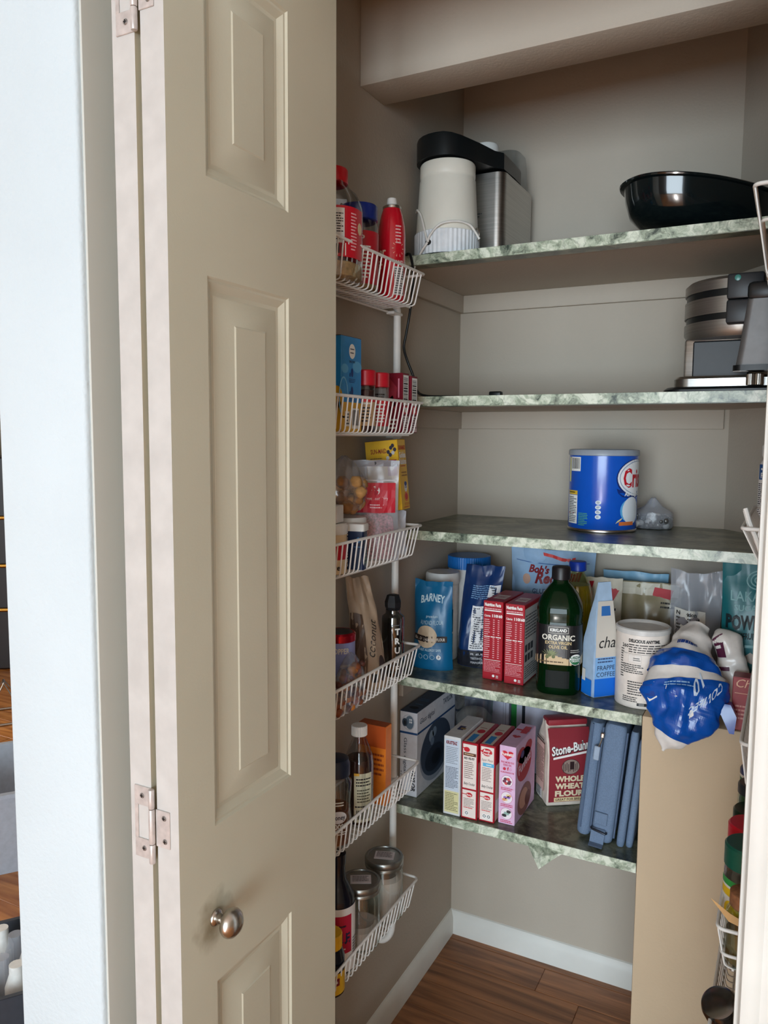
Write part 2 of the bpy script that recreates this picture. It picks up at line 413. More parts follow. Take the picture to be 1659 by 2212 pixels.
# ---------------------------------------------------------------- bifold door
door = thing('door_1', None, None, (-0.647, 0.700, 0)); door['kind'] = 'structure'
DL, DT, DH = 0.373, 0.035, 2.075
def leaf_mesh():
    """local: face at x=0 looking +x, y 0..DL, thickness to -x"""
    b = MB(); z0 = 0.012; ya, yb = 0.068, 0.242
    ya, yb = 0.068, 0.243
    panels = [(0.20, 0.653), (0.870, 1.576), (1.694, 1.963)]
    zs = [z0]+[z for p in panels for z in p]+[DH]
    for x, s in ((0.0, 1), (-DT, -1)):
        for i in range(len(zs)-1):
            for j, (a, c) in enumerate(((0, ya), (ya, yb), (yb, DL))):
                if j == 1 and i % 2 == 1: continue
                b.add([(x, a, zs[i]), (x, c, zs[i]), (x, c, zs[i+1]), (x, a, zs[i+1])], [(0, 1, 2, 3)])
        for pz0, pz1 in panels:
            rings = [(0, 0), (0.003, -0.0028), (0.006, -0.0034), (0.015, -0.0085), (0.020, -0.0092), (0.0215, -0.0088), (0.054, -0.0022), (0.056, -0.0008)]
            prev = None
            for ins, dp in rings:
                cur = [(x+s*dp, ya+ins, pz0+ins), (x+s*dp, yb-ins, pz0+ins), (x+s*dp, yb-ins, pz1-ins), (x+s*dp, ya+ins, pz1-ins)]
                if prev: b.add(prev+cur, [(k, (k+1) % 4, 4+(k+1) % 4, 4+k) for k in range(4)])
                prev = cur
            b.add(prev, [(0, 1, 2, 3)])
    for f in ([(0, 0), (-DT, 0)], [(0, DL), (-DT, DL)]):
        (x1, y1), (x2, y2) = f
        b.add([(x1, y1, z0), (x2, y2, z0), (x2, y2, DH), (x1, y1, DH)], [(0, 1, 2, 3)], 1)
    for z in (z0, DH): b.add([(0, 0, z), (-DT, 0, z), (-DT, DL, z), (0, DL, z)], [(0, 1, 2, 3)])
    return b
# paint with hand grime round the knob
pd2 = P_DOOR.copy(); pd2.name = 'offwhite_door_paint_grimy'; nt = pd2.node_tree; bs = nt.nodes['Principled BSDF']
src = bs.inputs['Base Color'].links[0].from_socket
tc = nt.nodes.new('ShaderNodeTexCoord'); vd = nt.nodes.new('ShaderNodeVectorMath'); vd.operation = 'DISTANCE'; vd.inputs[1].default_value = (0, 0.062, 0.742)
nz = nt.nodes.new('ShaderNodeTexNoise'); nz.inputs['Scale'].default_value = 45
nt.links.new(tc.outputs['Object'], vd.inputs[0]); nt.links.new(tc.outputs['Object'], nz.inputs['Vector'])
ma = nt.nodes.new('ShaderNodeMath'); ma.operation = 'MULTIPLY_ADD'; ma.inputs[1].default_value = 0.04; nt.links.new(nz.outputs['Fac'], ma.inputs[0]); nt.links.new(vd.outputs['Value'], ma.inputs[2])
rp = nt.nodes.new('ShaderNodeValToRGB'); rp.color_ramp.elements[0].position = 0.028; rp.color_ramp.elements[1].position = 0.062
rp.color_ramp.elements[0].color = (0.45, 0.40, 0.33, 1); rp.color_ramp.elements[1].color = (1, 1, 1, 1); nt.links.new(ma.outputs[0], rp.inputs[0])
mx = nt.nodes.new('ShaderNodeMix'); mx.data_type = 'RGBA'; mx.blend_type = 'MULTIPLY'; mx.inputs[0].default_value = 1
nt.links.new(src, mx.inputs[6]); nt.links.new(rp.outputs[0], mx.inputs[7]); nt.links.new(mx.outputs[2], bs.inputs['Base Color'])
lf = leaf_mesh().build('door_leaf', [pd2, P_EDGE], door, smooth=0.35)
lf2 = leaf_mesh().build('door_leaf', [P_DOOR, P_EDGE], door, smooth=0.35); lf2.location = (-0.044, 0, 0)
# knob
k = MB(); k.lathe([(0.0112, 0), (0.0115, 0.002), (0.0098, 0.0045), (0.0066, 0.006), (0.0062, 0.012), (0.0105, 0.016), (0.0165, 0.020), (0.0192, 0.025), (0.0192, 0.028), (0.0172, 0.033), (0.012, 0.0375), (0.006, 0.0395), (0.0005, 0.0402)], seg=32, axis='x')
ko = k.build('door_knob', CHROME, lf, smooth=0.9); ko.location = (0, 0.066, 0.745)
ko['label'] = 'brushed nickel round knob'
# hinges on the folded edges
HM = mat('painted_hinge_metal', (205, 198, 194), rough=0.35, metal=0.25, var=0.12, scale=80)
SCREW = mat('screw_head', (150, 148, 146), rough=0.4, metal=0.7)
for hz in (0.893, 1.886):
    h = MB(); y = -0.0012
    def plate(x0, z0, x1, z1): h.rbox(x0, y-0.0006, z0, x1, y+0.0012, z1, 0.0005, 1)
    # u-shaped outer plate on the left leaf edge
    plate(-0.0715, hz+0.022, -0.042, hz+0.047); plate(-0.0715, hz-0.047, -0.042, hz-0.022); plate(-0.0715, hz-0.022, -0.066, hz+0.022)
    # inner plate on the right leaf edge
    plate(-0.036, hz-0.026, -0.0135, hz+0.022)
    ho = h.build('hinge', HM, door, smooth=0.6)
    kn = MB()
    for z0, z1 in ((hz-0.048, hz-0.0235), (hz-0.0225, hz+0.0225), (hz+0.0235, hz+0.048)): kn.lathe([(0.0036, z0), (0.0041, z0+0.001), (0.0041, z1-0.001), (0.0036, z1)], seg=14, c=(-0.0395, -0.005, 0))
    kn.build('hinge_knuckle', HM, ho, smooth=0.7)
    for sx, sz in ((-0.058, hz+0.035), (-0.056, hz-0.034), (-0.022, hz+0.013), (-0.021, hz-0.017)):
        s = MB(); s.lathe([(0.0036, 0), (0.0030, -0.0007), (0.0012, -0.0008)], seg=14, axis='y'); s.box(-0.0022, -0.0013, -0.0004, 0.0022, -0.0006, 0.0004, 1); s.box(-0.0004, -0.0013, -0.0022, 0.0004, -0.0006, 0.0022, 1)
        so = s.build('screw', [SCREW, BLACK_PL], ho, smooth=0.5); so.location = (sx, y-0.0008, sz)

# ---------------------------------------------------------------- shelves
SZ = [1.765, 1.467, 1.1765, 0.844, 0.542]; TH = 0.020
SLAB = ['topmost green marble pantry shelf, carrying the white grinder and black roasting pan', 'second green marble shelf from the top, carrying the waffle maker',
        'middle green marble shelf, carrying the big blue can', 'green marble shelf crowded with flour pouches, red boxes and oil bottles',
        'lowest green marble shelf, carrying cake mix boxes, edge band peeling']
SHELF = []
for i, z in enumerate(SZ):
    poly = [(XL, YF), (XR, YF), (XR, 1.70), (-0.13, YB), (XL, YB)] if i < 3 else [(XL, YF), (-0.2335, YF), (-0.2335, YB), (XL, YB)]
    n = len(poly)
    root = thing('pantry_shelf', SLAB[i], 'shelf', (0, 0, 0), group='pantry shelves'); SHELF.append(root)
    b = MB(); top = [(x, y+(0.001 if j < 2 else 0), z) for j, (x, y) in enumerate(poly)]; bot = [(x, y, z-TH) for x, y, _ in top]
    b.add(top+bot, [tuple(range(n))], 0); b.add(top+bot, [tuple(range(n, 2*n))]+[(k, (k+1) % n, n+(k+1) % n, n+k) for k in range(n)], 1)
    b.build('shelf_board', [LAM_TOP, P_WALL], root, smooth=0)
    x1 = poly[1][0]
    e = MB(); e.rbox(XL, YF-0.0012, z-TH, x1, YF+0.0012, z+0.0004, 0.0004, 1); e.build('edge_band', LAM_EDGE, root, smooth=0)
    if i < 2:
        e = MB(); e.box(XL, YF, z-TH-0.0012, x1, YF+0.036, z-TH); e.build('underside_wrap', LAM_TOP, root, smooth=0)
    if i < 4:
        zc = z-TH
        c = MB(); c.rbox(XL, YF+0.045, zc-0.044, XL+0.012, YB, zc, 0.0012, 1); c.build('cleat', P_WALL, root, smooth=0)
        c = MB(); c.rbox(XL+0.012, YB-0.012, zc-0.044, -0.14 if i < 3 else -0.234, YB, zc, 0.0012, 1); c.build('cleat', P_WALL, root, smooth=0)
# torn flap of laminate hanging from the lowest shelf
t = MB(); zz = SZ[4]-TH+0.004
F = [(-0.456, YF-0.002, zz+0.004), (-0.424, YF-0.020, zz-0.038), (-0.418, YF-0.022, zz-0.008), (-0.398, YF-0.014, zz-0.014), (-0.378, YF-0.002, zz-0.0)]
t.add(F, [(0, 1, 2), (2, 1, 3), (0, 2, 4), (2, 3, 4)]); t.add([(x, y+0.001, z+0.0006) for x, y, z in F], [(0, 2, 1), (2, 3, 1), (0, 4, 2), (2, 4, 3)])
o = t.build('peeled_edge_flap', LAM_EDGE, SHELF[4], smooth=0)

# ================================================================ wire racks
def basket(parent, xf, xb, y0, y1, zr, drop=0.062, inset=0.020, fi=0.012, two=False, end_wires=0):
    """xf = front rim, xb = back; long side along y"""
    s = 1 if xf > xb else -1
    root = bpy.data.objects.new('basket', None); COL.objects.link(root); root.parent = parent; root.empty_display_size = 0.02
    xfb = xf-s*fi; zb = zr-drop; r = 0.010
    rim = MB()
    def corner(cx, cy, a0, a1): return [(cx+s*r*math.cos(math.radians(a0+(a1-a0)*k/4)), cy+r*math.sin(math.radians(a0+(a1-a0)*k/4)), zr) for k in range(5)]
    path = corner(xf-s*r, y0+r, -90, 0)+corner(xf-s*r, y1-r, 0, 90)
    rim.tube([(xb, y0, zr)]+path+[(xb, y1, zr)], 0.0028, 8)
    rim.tube([(xb, y0, zr), (xb, y1, zr)], 0.0024, 8)
    rim.tube([(xb+s*0.01, y0+inset, zb-0.0035), (xb+s*0.01, y1+0.004, zb-0.0035)], 0.0024, 8)
    rim.tube([(xfb-s*0.012, y0+inset, zb-0.0028), (xfb-s*0.012, y1-inset, zb-0.0028)], 0.0018, 6)
    rim.tube([((xfb+xb)/2, y0+inset, zb-0.0028), ((xfb+xb)/2, y1-inset, zb-0.0028)], 0.0018, 6)
    if two:
        zr2 = zr-0.043; k = 0.75; xm = xf-s*fi*0.6
        p2 = [(xb, y0+inset*0.5, zr2)]+[(x-s*fi*0.6, y+inset*0.5, zr2) for x, y, z in corner(xf-s*r, y0+r, -90, 0)]+[(x-s*fi*0.6, y-inset*0.5, zr2) for x, y, z in corner(xf-s*r, y1-r, 0, 90)]+[(xb, y1-inset*0.5, zr2)]
        rim.tube(p2, 0.0024, 8)
    rim.build('rim', WIRE, root, smooth=0.9)
    w = MB(); n = int((y1-y0-2*inset)/0.0158)
    for i in range(n+1):
        y = y0+inset+(y1-y0-2*inset)*i/n
        yt = y0+0.008+(y1-y0-0.026)*i/n
        q = 0.007
        w.tube([(xf, yt, zr), (xfb, y, zb+q), (xfb-s*q*0.3, y, zb+q*0.3), (xfb-s*q, y, zb), (xb+s*q, y, zb), (xb+s*q*0.3, y, zb+q*0.3), (xb, y, zb+q), (xb, yt, zr)], 0.0014, 5)
    for k in range(end_wires):
        x = xf-s*0.012-(xf-xb-s*0.02)*k/max(1, end_wires)
        for ye, sg in ((y0, 1), (y1, -1)): w.tube([(x, ye, zr), (x, ye+sg*inset, zb+0.004), (x, ye+sg*(inset+0.02), zb)], 0.0014, 5)
    w.build('wires', WIRE, root, smooth=0.9)
    return root
LR = thing('wall_rack', 'white wire rack with six stacked baskets on the left pantry wall', 'rack', (0, 0, 0))
RZ = [1.703, 1.449, 1.200, 0.948, 0.696, 0.436]; LX, LB, LY0, LY1 = -0.668, -0.764, 1.090, 1.4525
for z in RZ: basket(LR, LX, LB, LY0, LY1, z)
p = MB(); px, py = -0.748, 1.489
for yy in (py, 1.125):
    p = MB(); pts = [(XL+0.001, yy, 1.668), (px-0.02, yy, 1.668), (px-0.006, yy, 1.662), (px, yy, 1.645), (px, yy, 1.0), (px, yy, 0.285)]
    pts += [(px-0.026+0.026*math.cos(a), yy-0.010*math.sin(a), 0.280-0.034*math.sin(a)) for a in [PI/2*k/8 for k in range(1, 9)]]+[(XL+0.001, yy-0.012, 0.246)]
    p.tube(pts, 0.0078, 14); p.build('frame_pole', WIRE, LR, smooth=0.9)
for z in RZ:
    c = MB(); c.rbox(px-0.009, 1.455, z-0.0705, px+0.009, py+0.0090, z-0.0645, 0.0015, 1); c.build('clip', WIRE, LR, smooth=0.5)
RR = thing('wall_rack', 'bright white wire rack on the right pantry wall behind the door casing', 'rack', (0, 0, 0))
RX, RB, RY0, RY1 = -0.060, 0.030, 1.135, 1.525
basket(RR, RX, RB, RY0, RY1, 1.706, drop=0.112, fi=0.018, two=True)
basket(RR, RX+0.006, RB, RY0, RY1, 1.262, drop=0.05, fi=0.02)
basket(RR, RX+0.018, RB, RY0, RY1, 0.968, drop=0.068, fi=0.008)
basket(RR, RX, RB, RY0, RY1, 0.698, drop=0.066, fi=0.010, two=True)
basket(RR, RX-0.004, RB, RY0, RY1, 0.545, drop=0.062, fi=0.010, two=True)
h = MB(); h.tube([(-0.052, 1.150, 1.288), (-0.046, 1.146, 1.270), (-0.038, 1.14, 1.252), (-0.028, 1.134, 1.226)], 0.0032, 8)
h.tube([(-0.046, 1.15, 1.262), (-0.053, 1.152, 1.285), (-0.049, 1.154, 1.270), (-0.043, 1.156, 1.258)], 0.0022, 8)
h.lathe([(0.009, -0.006), (0.009, 0.006)], seg=16, c=(-0.026, 1.138, 1.256), axis='y'); h.build('end_hook', WIRE, RR, smooth=0.7)
p = MB()
for yy in (1.2, 1.49): p.tube([(0.035, yy, 1.72), (0.035, yy, 0.40)], 0.0075, 12)
p.build('frame_pole', WIRE, RR, smooth=0.9)
# ================================================================ builders for packaging
def jitter(v, sc, seed): return mnoise.noise(Vector((v[0]*sc+seed*7.3, v[1]*sc+seed*3.1, v[2]*sc)))
def carton(name, label, cat, x0, x1, y0, y1, z, h, body, rz=0, group=None, ry=0, rx=0, side=None, top=None):
    """folding carton: returns root and surfaces F (front), R (right), T (top), L (left); u from the left, v from the bottom"""
    w, dp = x1-x0, y1-y0
    root = thing(name, label, cat, ((x0+x1)/2, (y0+y1)/2, z), rz, group, rx, ry)
    b = MB(); b.rbox(-w/2, -dp/2, 0.0003, w/2, dp/2, h, 0.0010, 1); o = b.build('carton', body, root, smooth=0.5)
    f = MB(); f.box(-w/2+0.001, -dp/2-0.0002, h-0.0006, w/2-0.001, dp/2+0.0002, h+0.0006); f.build('top_flap', top or body, root, smooth=0)
    F = plane((-w/2, -dp/2, 0), (1, 0, 0), (0, 0, 1), (0, -1, 0)); R = plane((w/2, -dp/2, 0), (0, 1, 0), (0, 0, 1), (1, 0, 0))
    T = plane((-w/2, -dp/2, h+0.0006), (1, 0, 0), (0, 1, 0), (0, 0, 1)); L = plane((-w/2, dp/2, 0), (0, -1, 0), (0, 0, 1), (-1, 0, 0))
    return root, F, R, T, L
def pouch(root, w, h, d, m, seal=0.10, wr=0.0025, seed=1, nu=16, nv=22, lean=0.0, sway=0.0, wtop=1.0, name='pouch_body', peak=0.25, crown=0.0, twist=0.0, mi2=None, split=0.0):
    def prof(v):
        if v < peak: return 0.82+0.18*math.sin(v/peak*PI/2)
        e = 1.0-seal
        if v >= e: return 0.025
        return 0.025+0.975*math.cos((v-peak)/(e-peak)*PI/2)**0.85
    def pos(u, v, side):
        wd = w/2*(1+(wtop-1)*v)*(1-0.05*math.sin(PI*min(v, 1)))
        x = u*wd+sway*v*v
        t = d/2*prof(v)*max(0.0, 1-abs(u)**2.4)**0.62
        nz = jitter((u*1.7, v*3.2, side), 1.0, seed)*wr*2+jitter((u*4, v*7, side), 1.0, seed+5)*wr
        nz *= min(1.0, 8*v)
        y = -side*t+lean*v*v+nz+twist*u*v
        z = h*v+crown*(abs(u)**2)*v*v+jitter((u*2, v, 3), 1.0, seed+9)*wr*v
        return Vector((x, y, z))
    b = MB()
    for side in (1, -1):
        vs = [pos(-1+2*i/nu, j/nv, side) for j in range(nv+1) for i in range(nu+1)]
        for j in range(nv):
            fs = [(j*(nu+1)+i, j*(nu+1)+i+1, (j+1)*(nu+1)+i+1, (j+1)*(nu+1)+i) for i in range(nu)]
            if j == 0: bi = len(b.v); b.add(vs, fs, 0)
            else:
                for f in fs: b.f.append(tuple(bi+k for k in f)); b.m.append(0)
    # bottom gusset
    bot = [pos(-1+2*i/nu, 0, 1) for i in range(nu+1)]+[pos(1-2*i/nu, 0, -1) for i in range(1, nu)]
    b.add(bot, [tuple(range(len(bot)))], 0)
    b.build(name, m, root, smooth=0.9)
    def S(u, v, off):
        p = pos(max(-1, min(1, u/(w/2))), max(0, min(1, v/h)), 1); return (p.x, p.y-off-0.0002, p.z)
    return S
def lathe_part(root, name, prof, m, seg=30, sm=0.7, **k):
    b = MB(); b.lathe(prof, seg=seg, **k); return b.build(name, m, root, smooth=sm)
def ribbed(root, name, r, z0, z1, m, n=40, dr=0.0006, c=(0, 0, 0), top=True):
    b = MB(); vs = []
    N2 = n*2
    rings = []
    for rr, z in ((r, z0), (r, z1-0.001), (r-0.001, z1)):
        rings.append([(c[0]+(rr+(dr if k % 2 else -dr))*math.cos(2*PI*k/N2), c[1]+(rr+(dr if k % 2 else -dr))*math.sin(2*PI*k/N2), c[2]+z) for k in range(N2)])
    b.loft(rings); return b.build(name, m, root, smooth=0.3)
WHITE = (240, 240, 236); BLK = (28, 28, 30); RED = (196, 24, 40); NAVY = (22, 34, 66)
PAPERW = mat('white_card', (234, 233, 230), rough=0.5)
CLEAR = clear('clear_plastic'); GLASS = clear('clear_glass', (232, 240, 238), gloss=0.2)
BAGC = clear('crinkled_clear_bag', (238, 240, 244), gloss=0.10, rough=0.2, haze=0.26)
BAG2 = clear('thin_clear_bag', (242, 242, 242), gloss=0.12, rough=0.15, haze=0.07)
WPL = mat('white_plastic', (232, 232, 228), rough=0.4)
def lumps(root, name, m, n, box, r0, r1, seed=1, kindlabel=None, sq=1.0):
    """loose contents of a bag: many small lumps in one part"""
    rnd = random.Random(seed); b = MB()
    mats = m if isinstance(m, (list, tuple)) else [m]
    for i in range(n):
        c = [rnd.uniform(box[0], box[3]), rnd.uniform(box[1], box[4]), rnd.uniform(box[2], box[5])]; r = rnd.uniform(r0, r1)
        q = []; 
        for rr, z in ((0.35, -0.9), (0.9, -0.4), (1, 0.3), (0.5, 0.9)): q.append((r*rr*rnd.uniform(0.85, 1.15), r*z*sq))
        b.lathe(q, seg=7, c=c, mi=i % len(mats), sx=rnd.uniform(0.8, 1.3), sy=rnd.uniform(0.8, 1.3), rot=rnd.uniform(0, 3))
    o = b.build(name, mats, root, smooth=1.2); o['kind'] = 'stuff'; return o

# ================================================================ top shelf
z1 = SZ[0]+0.0004
g = thing('electric_grinder', 'white cylindrical kitchen grinder base with cord, on the top shelf', 'grinder', (-0.693, 1.618, z1))
CREAM = mat('aged_cream_plastic', (226, 224, 212), rough=0.38, var=0.03, scale=14)
lathe_part(g, 'housing', [(0.0685, 0.052), (0.0672, 0.060), (0.0605, 0.165), (0.0590, 0.1685), (0.0600, 0.172), (0.0598, 0.196), (0.0580, 0.199), (0.05, 0.2)], CREAM, seg=40)
ribbed(g, 'ribbed_base', 0.0705, 0.004, 0.053, mat('white_ribbed_plastic', (224, 230, 234), rough=0.35), n=46, dr=0.0007)
lathe_part(g, 'foot_ring', [(0.064, 0), (0.066, 0.004)], BLACK_PL)
def gp(a, z, r): a = math.radians(a); return (r*math.sin(a), -r*math.cos(a), z)
b = MB(); b.tube([gp(-10, 0.026, 0.069), gp(-10, 0.026, 0.0735)], 0.0062, 16); b.build('cord_port', BLACK_PL, g, smooth=0.5)
CORDW = mat('white_cord', (222, 220, 214), rough=0.45)
b = MB(); b.tube(spline([gp(-10, 0.026, 0.074), gp(-5, 0.040, 0.0745), gp(12, 0.060, 0.073), gp(38, 0.066, 0.0715), gp(62, 0.062, 0.0735), gp(72, 0.048, 0.079), gp(78, 0.034, 0.084)]), 0.0026, 8)
b.tube(spline([gp(-10, 0.027, 0.075), gp(-18, 0.055, 0.0735), gp(-30, 0.085, 0.070), gp(-48, 0.102, 0.068), gp(-75, 0.106, 0.068)]), 0.0026, 8)
b.tube(spline([gp(-10, 0.025, 0.075), gp(-20, 0.008, 0.078), gp(-30, -0.018, 0.083), gp(-34, -0.036, 0.086)]), 0.0026, 8); b.build('power_cord', CORDW, g, smooth=0.9)
b = MB(); b.tube(arc((0.072, -0.006, 0.046), 0.013, -60, 200, 12, lambda c, r, a: (c[0]+r*math.cos(a)*0.5, c[1]-r*math.cos(a)*0.3, c[2]+r*math.sin(a))), 0.0022, 8); b.build('wire_clip', CHROME, g, smooth=0.9)

ic = thing('ice_cream_maker', 'stainless steel ice cream maker with black top and clear lid, behind the white grinder', 'appliance', (-0.678, 1.80, z1))
b = MB()
def rrect(w0, d0, w1, d1, r, n=6):
    out = []
    for cx, cy, a in ((w1-r, d1-r, 0), (w0+r, d1-r, 90), (w0+r, d0+r, 180), (w1-r, d0+r, 270)):
        for k in range(n+1): q = math.radians(a+90*k/n); out.append((cx+r*math.cos(q), cy+r*math.sin(q)))
    return out
pl = rrect(-0.087, -0.110, 0.088, 0.110, 0.022)
b.loft([[(x, y, z) for x, y in pl] for z in (0.004, 0.198)]); b.build('steel_body', STEEL, ic, smooth=0.7)
b = MB(); pl2 = rrect(-0.084, -0.107, 0.085, 0.107, 0.02); b.loft([[(x, y, z) for x, y in pl2] for z in (0, 0.005)]); b.build('foot', BLACK_PL, ic, smooth=0.5)
# black top: round lobe over the grinder running into the body top
out = []
def cap_outline(s):
    pts = []
    for k in range(13):
        a = math.radians(120+k*15); pts.append((-0.018+0.066*s*math.cos(a), -0.180+0.066*s*math.sin(a)))
    pts += [(0.03*s, -0.218*s), (0.052, -0.165), (0.070, -0.118*s), (0.084*s, -0.100), (0.086*s, -0.03), (0.084*s, 0.02), (0.0, 0.03*s), (-0.078*s, 0.02), (-0.084*s, -0.06)]
    return pts
def topz(x, y): return 0.248+0.005*max(0, min(1, (-y-0.05)/0.1))-0.010*max(0, min(1, (x)/0.07))
b = MB(); rings = [[(x, y, 0.2035) for x, y in cap_outline(1.0)], [(x, y, topz(x, y)-0.008) for x, y in cap_outline(1.0)], [(x*0.985-0.0003, y*0.99-0.001, topz(x, y)-0.002) for x, y in cap_outline(1.0)], [(x*0.9-0.001, y*0.94-0.006, topz(x, y)) for x, y in cap_outline(1.0)]]
b.loft(rings); b.build('black_top', BLACK_PL, ic, smooth=0.6)
b = MB(); pl3 = rrect(0.0, 0.0, 0.082, 0.104, 0.03)
b.loft([[(x, y, 0.198) for x, y in pl3], [(x*0.96, y*0.97, 0.265) for x, y in pl3], [(x*0.88+0.004, y*0.9+0.004, 0.282) for x, y in pl3]]); b.build('clear_lid', CLEAR, ic, smooth=0.6)
lathe_part(ic, 'white_cap', [(0.031, 0.240), (0.033, 0.262), (0.033, 0.266), (0.029, 0.268), (0.029, 0.286), (0.026, 0.290), (0.012, 0.292)], WPL, c=(0.012, -0.02, 0))
pr = Print(plane((-0.087, -0.110, 0), (1, 0, 0), (0, 0, 1), (0, -1, 0)))
pr.text('Cuisinart', 0.06, 0.120, 0.010, (70, 74, 76), bold=0.01).lines(0.075, 0.103, 0.125, 0.115, 2, (80, 84, 86)); pr.build(ic)
b = MB()
def w2l(x, y, z): return (x+0.678, y-1.80, z-z1)
b.tube(spline([w2l(-0.755, 1.700, 1.80), w2l(-0.772, 1.62, 1.772), w2l(-0.764, 1.56, 1.771), w2l(-0.742, 1.537, 1.766), w2l(-0.733, 1.533, 1.72), w2l(-0.738, 1.530, 1.65), w2l(-0.747, 1.530, 1.60), w2l(-0.752, 1.530, 1.572), w2l(-0.744, 1.530, 1.545), w2l(-0.731, 1.535, 1.51), w2l(-0.726, 1.54, 1.482), w2l(-0.712, 1.552, 1.4702), w2l(-0.68, 1.60, 1.4698), w2l(-0.62, 1.64, 1.4698), w2l(-0.585, 1.62, 1.4705)]), 0.0028, 8)
b.rbox(*w2l(-0.588, 1.612, 1.4675), *w2l(-0.560, 1.628, 1.480), 0.003, 2); b.build('power_cord', BLACK_PL, ic, smooth=0.9)

pan = thing('roasting_pan', 'black enamel oval roasting pan at the right of the top shelf', 'pan', (-0.192, 1.703, z1+0.0165), 38, ry=7)
ENAM = mat('black_enamel', (12, 20, 22), rough=0.06, coat=0.5)
pp = [(0.55, 0), (0.72, 0.006), (0.88, 0.030), (0.96, 0.070), (1.0, 0.104), (1.055, 0.106), (1.065, 0.110), (1.05, 0.113), (0.985, 0.110), (0.93, 0.070), (0.84, 0.030), (0.55, 0.010)]
lathe_part(pan, 'pan_body', [(r, z*0.70) for r, z in pp], ENAM, seg=56, sx=0.156, sy=0.104, p=2.2)

# ================================================================ second shelf: waffle maker
z2 = SZ[1]+0.0004
wm = thing('waffle_maker', 'stainless steel double flip waffle maker standing on the second shelf', 'appliance', (-0.098, 1.672, z2))
DR = 0.104
def dring(z, r): return (r, z)
b = MB(); b.lathe([(0.070, 0.101), (0.096, 0.102), (DR, 0.113), (DR, 0.132)], seg=48); b.lathe([(DR, 0.144), (DR, 0.174)], seg=48); b.lathe([(DR, 0.187), (DR, 0.204), (0.097, 0.210), (0.06, 0.211)], seg=48)
b.build('steel_bands', STEEL_D, wm, smooth=0.7)
b = MB(); b.lathe([(0.101, 0.131), (0.101, 0.145)], seg=40); b.lathe([(0.101, 0.173), (0.101, 0.188)], seg=40); b.build('black_gaskets', BLACK_PL, wm, smooth=0.7)
DPL = mat('dark_grey_plastic', (38, 41, 45), rough=0.4)
b = MB(); b.rbox(-0.020, -DR-0.024, 0.120, 0.040, -DR+0.02, 0.1615, 0.004, 2); b.rbox(-0.020, -DR-0.024, 0.1625, 0.040, -DR+0.02, 0.207, 0.004, 2); b.build('latch_block', DPL, wm, smooth=0.6)
b = MB(); b.lathe([(0.0052, 0), (0.0052, -0.0012), (0.003, -0.0016)], seg=16, axis='y', c=(-0.003, -DR-0.024, 0.1985)); b.build('indicator_light', mat('teal_light', (52, 132, 122), rough=0.25), wm, smooth=0.6)
b = MB(); b.rbox(-0.098, -0.045, 0.022, 0.02, 0.03, 0.105, 0.006, 2); b.build('support_column', STEEL, wm, smooth=0.6)
b = MB(); b.rbox(-0.082, -0.0475, 0.026, 0.018, -0.040, 0.100, 0.003, 1); b.build('column_panel', DPL, wm, smooth=0.6)
b = MB(); pl = rrect(-0.112, -0.088, 0.125, 0.10, 0.03); b.loft([[(x, y, z) for x, y in pl] for z in (0.008, 0.026)]+[[(x*0.96, y*0.95, 0.031) for x, y in pl]]); b.build('base', STEEL, wm, smooth=0.6)
b = MB(); pl = rrect(-0.128, -0.112, 0.130, 0.105, 0.035); b.loft([[(x, y, 0) for x, y in pl], [(x, y, 0.005) for x, y in pl], [(x*0.95, y*0.95, 0.010) for x, y in pl]]); b.build('drip_tray', BLACK_PL, wm, smooth=0.6)
# big flip handle on the right
b = MB(); b.loft([[(x, y-0.125, 0.040) for x, y in rrect(0.0, -0.018, 0.075, 0.018, 0.012)], [(x*0.95+0.006, y-0.128, 0.08) for x, y in rrect(0.0, -0.02, 0.075, 0.02, 0.012)], [(x*0.9+0.016, y-0.131, 0.160) for x, y in rrect(0.0, -0.02, 0.075, 0.02, 0.012)]]); b.build('flip_handle', mat('grey_handle', (124, 124, 124), rough=0.5, metal=0.5), wm, smooth=0.6)
b = MB(); b.rbox(0.015, -0.155, 0.155, 0.088, -0.105, 0.186, 0.008, 2); b.build('handle_cap', BLACK_PL, wm, smooth=0.6)
b = MB(); b.loft([[(x-0.004, y-0.125, 0.034) for x, y in rrect(0.0, -0.022, 0.085, 0.022, 0.014)], [(x-0.004, y-0.125, 0.044) for x, y in rrect(0.0, -0.022, 0.085, 0.022, 0.014)]]); b.build('handle_collar', BLACK_PL, wm, smooth=0.6)
kb = ribbed(wm, 'dial_knob', 0.014, 0.0, 0.020, CHROME, n=26, dr=0.0005); kb.location = (0.032, -0.118, 0.010)

# ================================================================ middle shelf
z3 = SZ[2]+0.0004
can = thing('shortening_can', 'big blue shortening can with silver rim on the middle shelf', 'can', (-0.373, 1.778, z3))
R = 0.0745; BLUE = mat('blue_print_foil', (16, 84, 190), rough=0.22, coat=0.4, var=0.02)
lathe_part(can, 'can_body', [(R-0.001, 0.003), (R, 0.005), (R, 0.168)], BLUE, seg=56)
lathe_part(can, 'bottom_rim', [(R-0.002, 0), (R+0.0008, 0.001), (R+0.0008, 0.005), (R, 0.006)], CHROME, seg=56)
lathe_part(can, 'lid', [(R, 0.166), (R+0.0022, 0.167), (R+0.0022, 0.176), (R, 0.179), (R-0.003, 0.1795), (R-0.005, 0.177), (0.02, 0.177)], mat('grey_lid_plastic', (150, 158, 168), rough=0.35), seg=56)
pr = Print(cyl(R, 14)); YEL = (222, 186, 60)
pr.rect(-0.098, 0.108, -0.089, 0.162, (226, 220, 150), n=2)
pr.barcode(-0.087, 0.132, -0.055, 0.163)
pr.rect(-0.097, 0.080, -0.062, 0.089, YEL, n=3).lines(-0.095, 0.082, -0.066, 0.088, 1, (90, 70, 20))
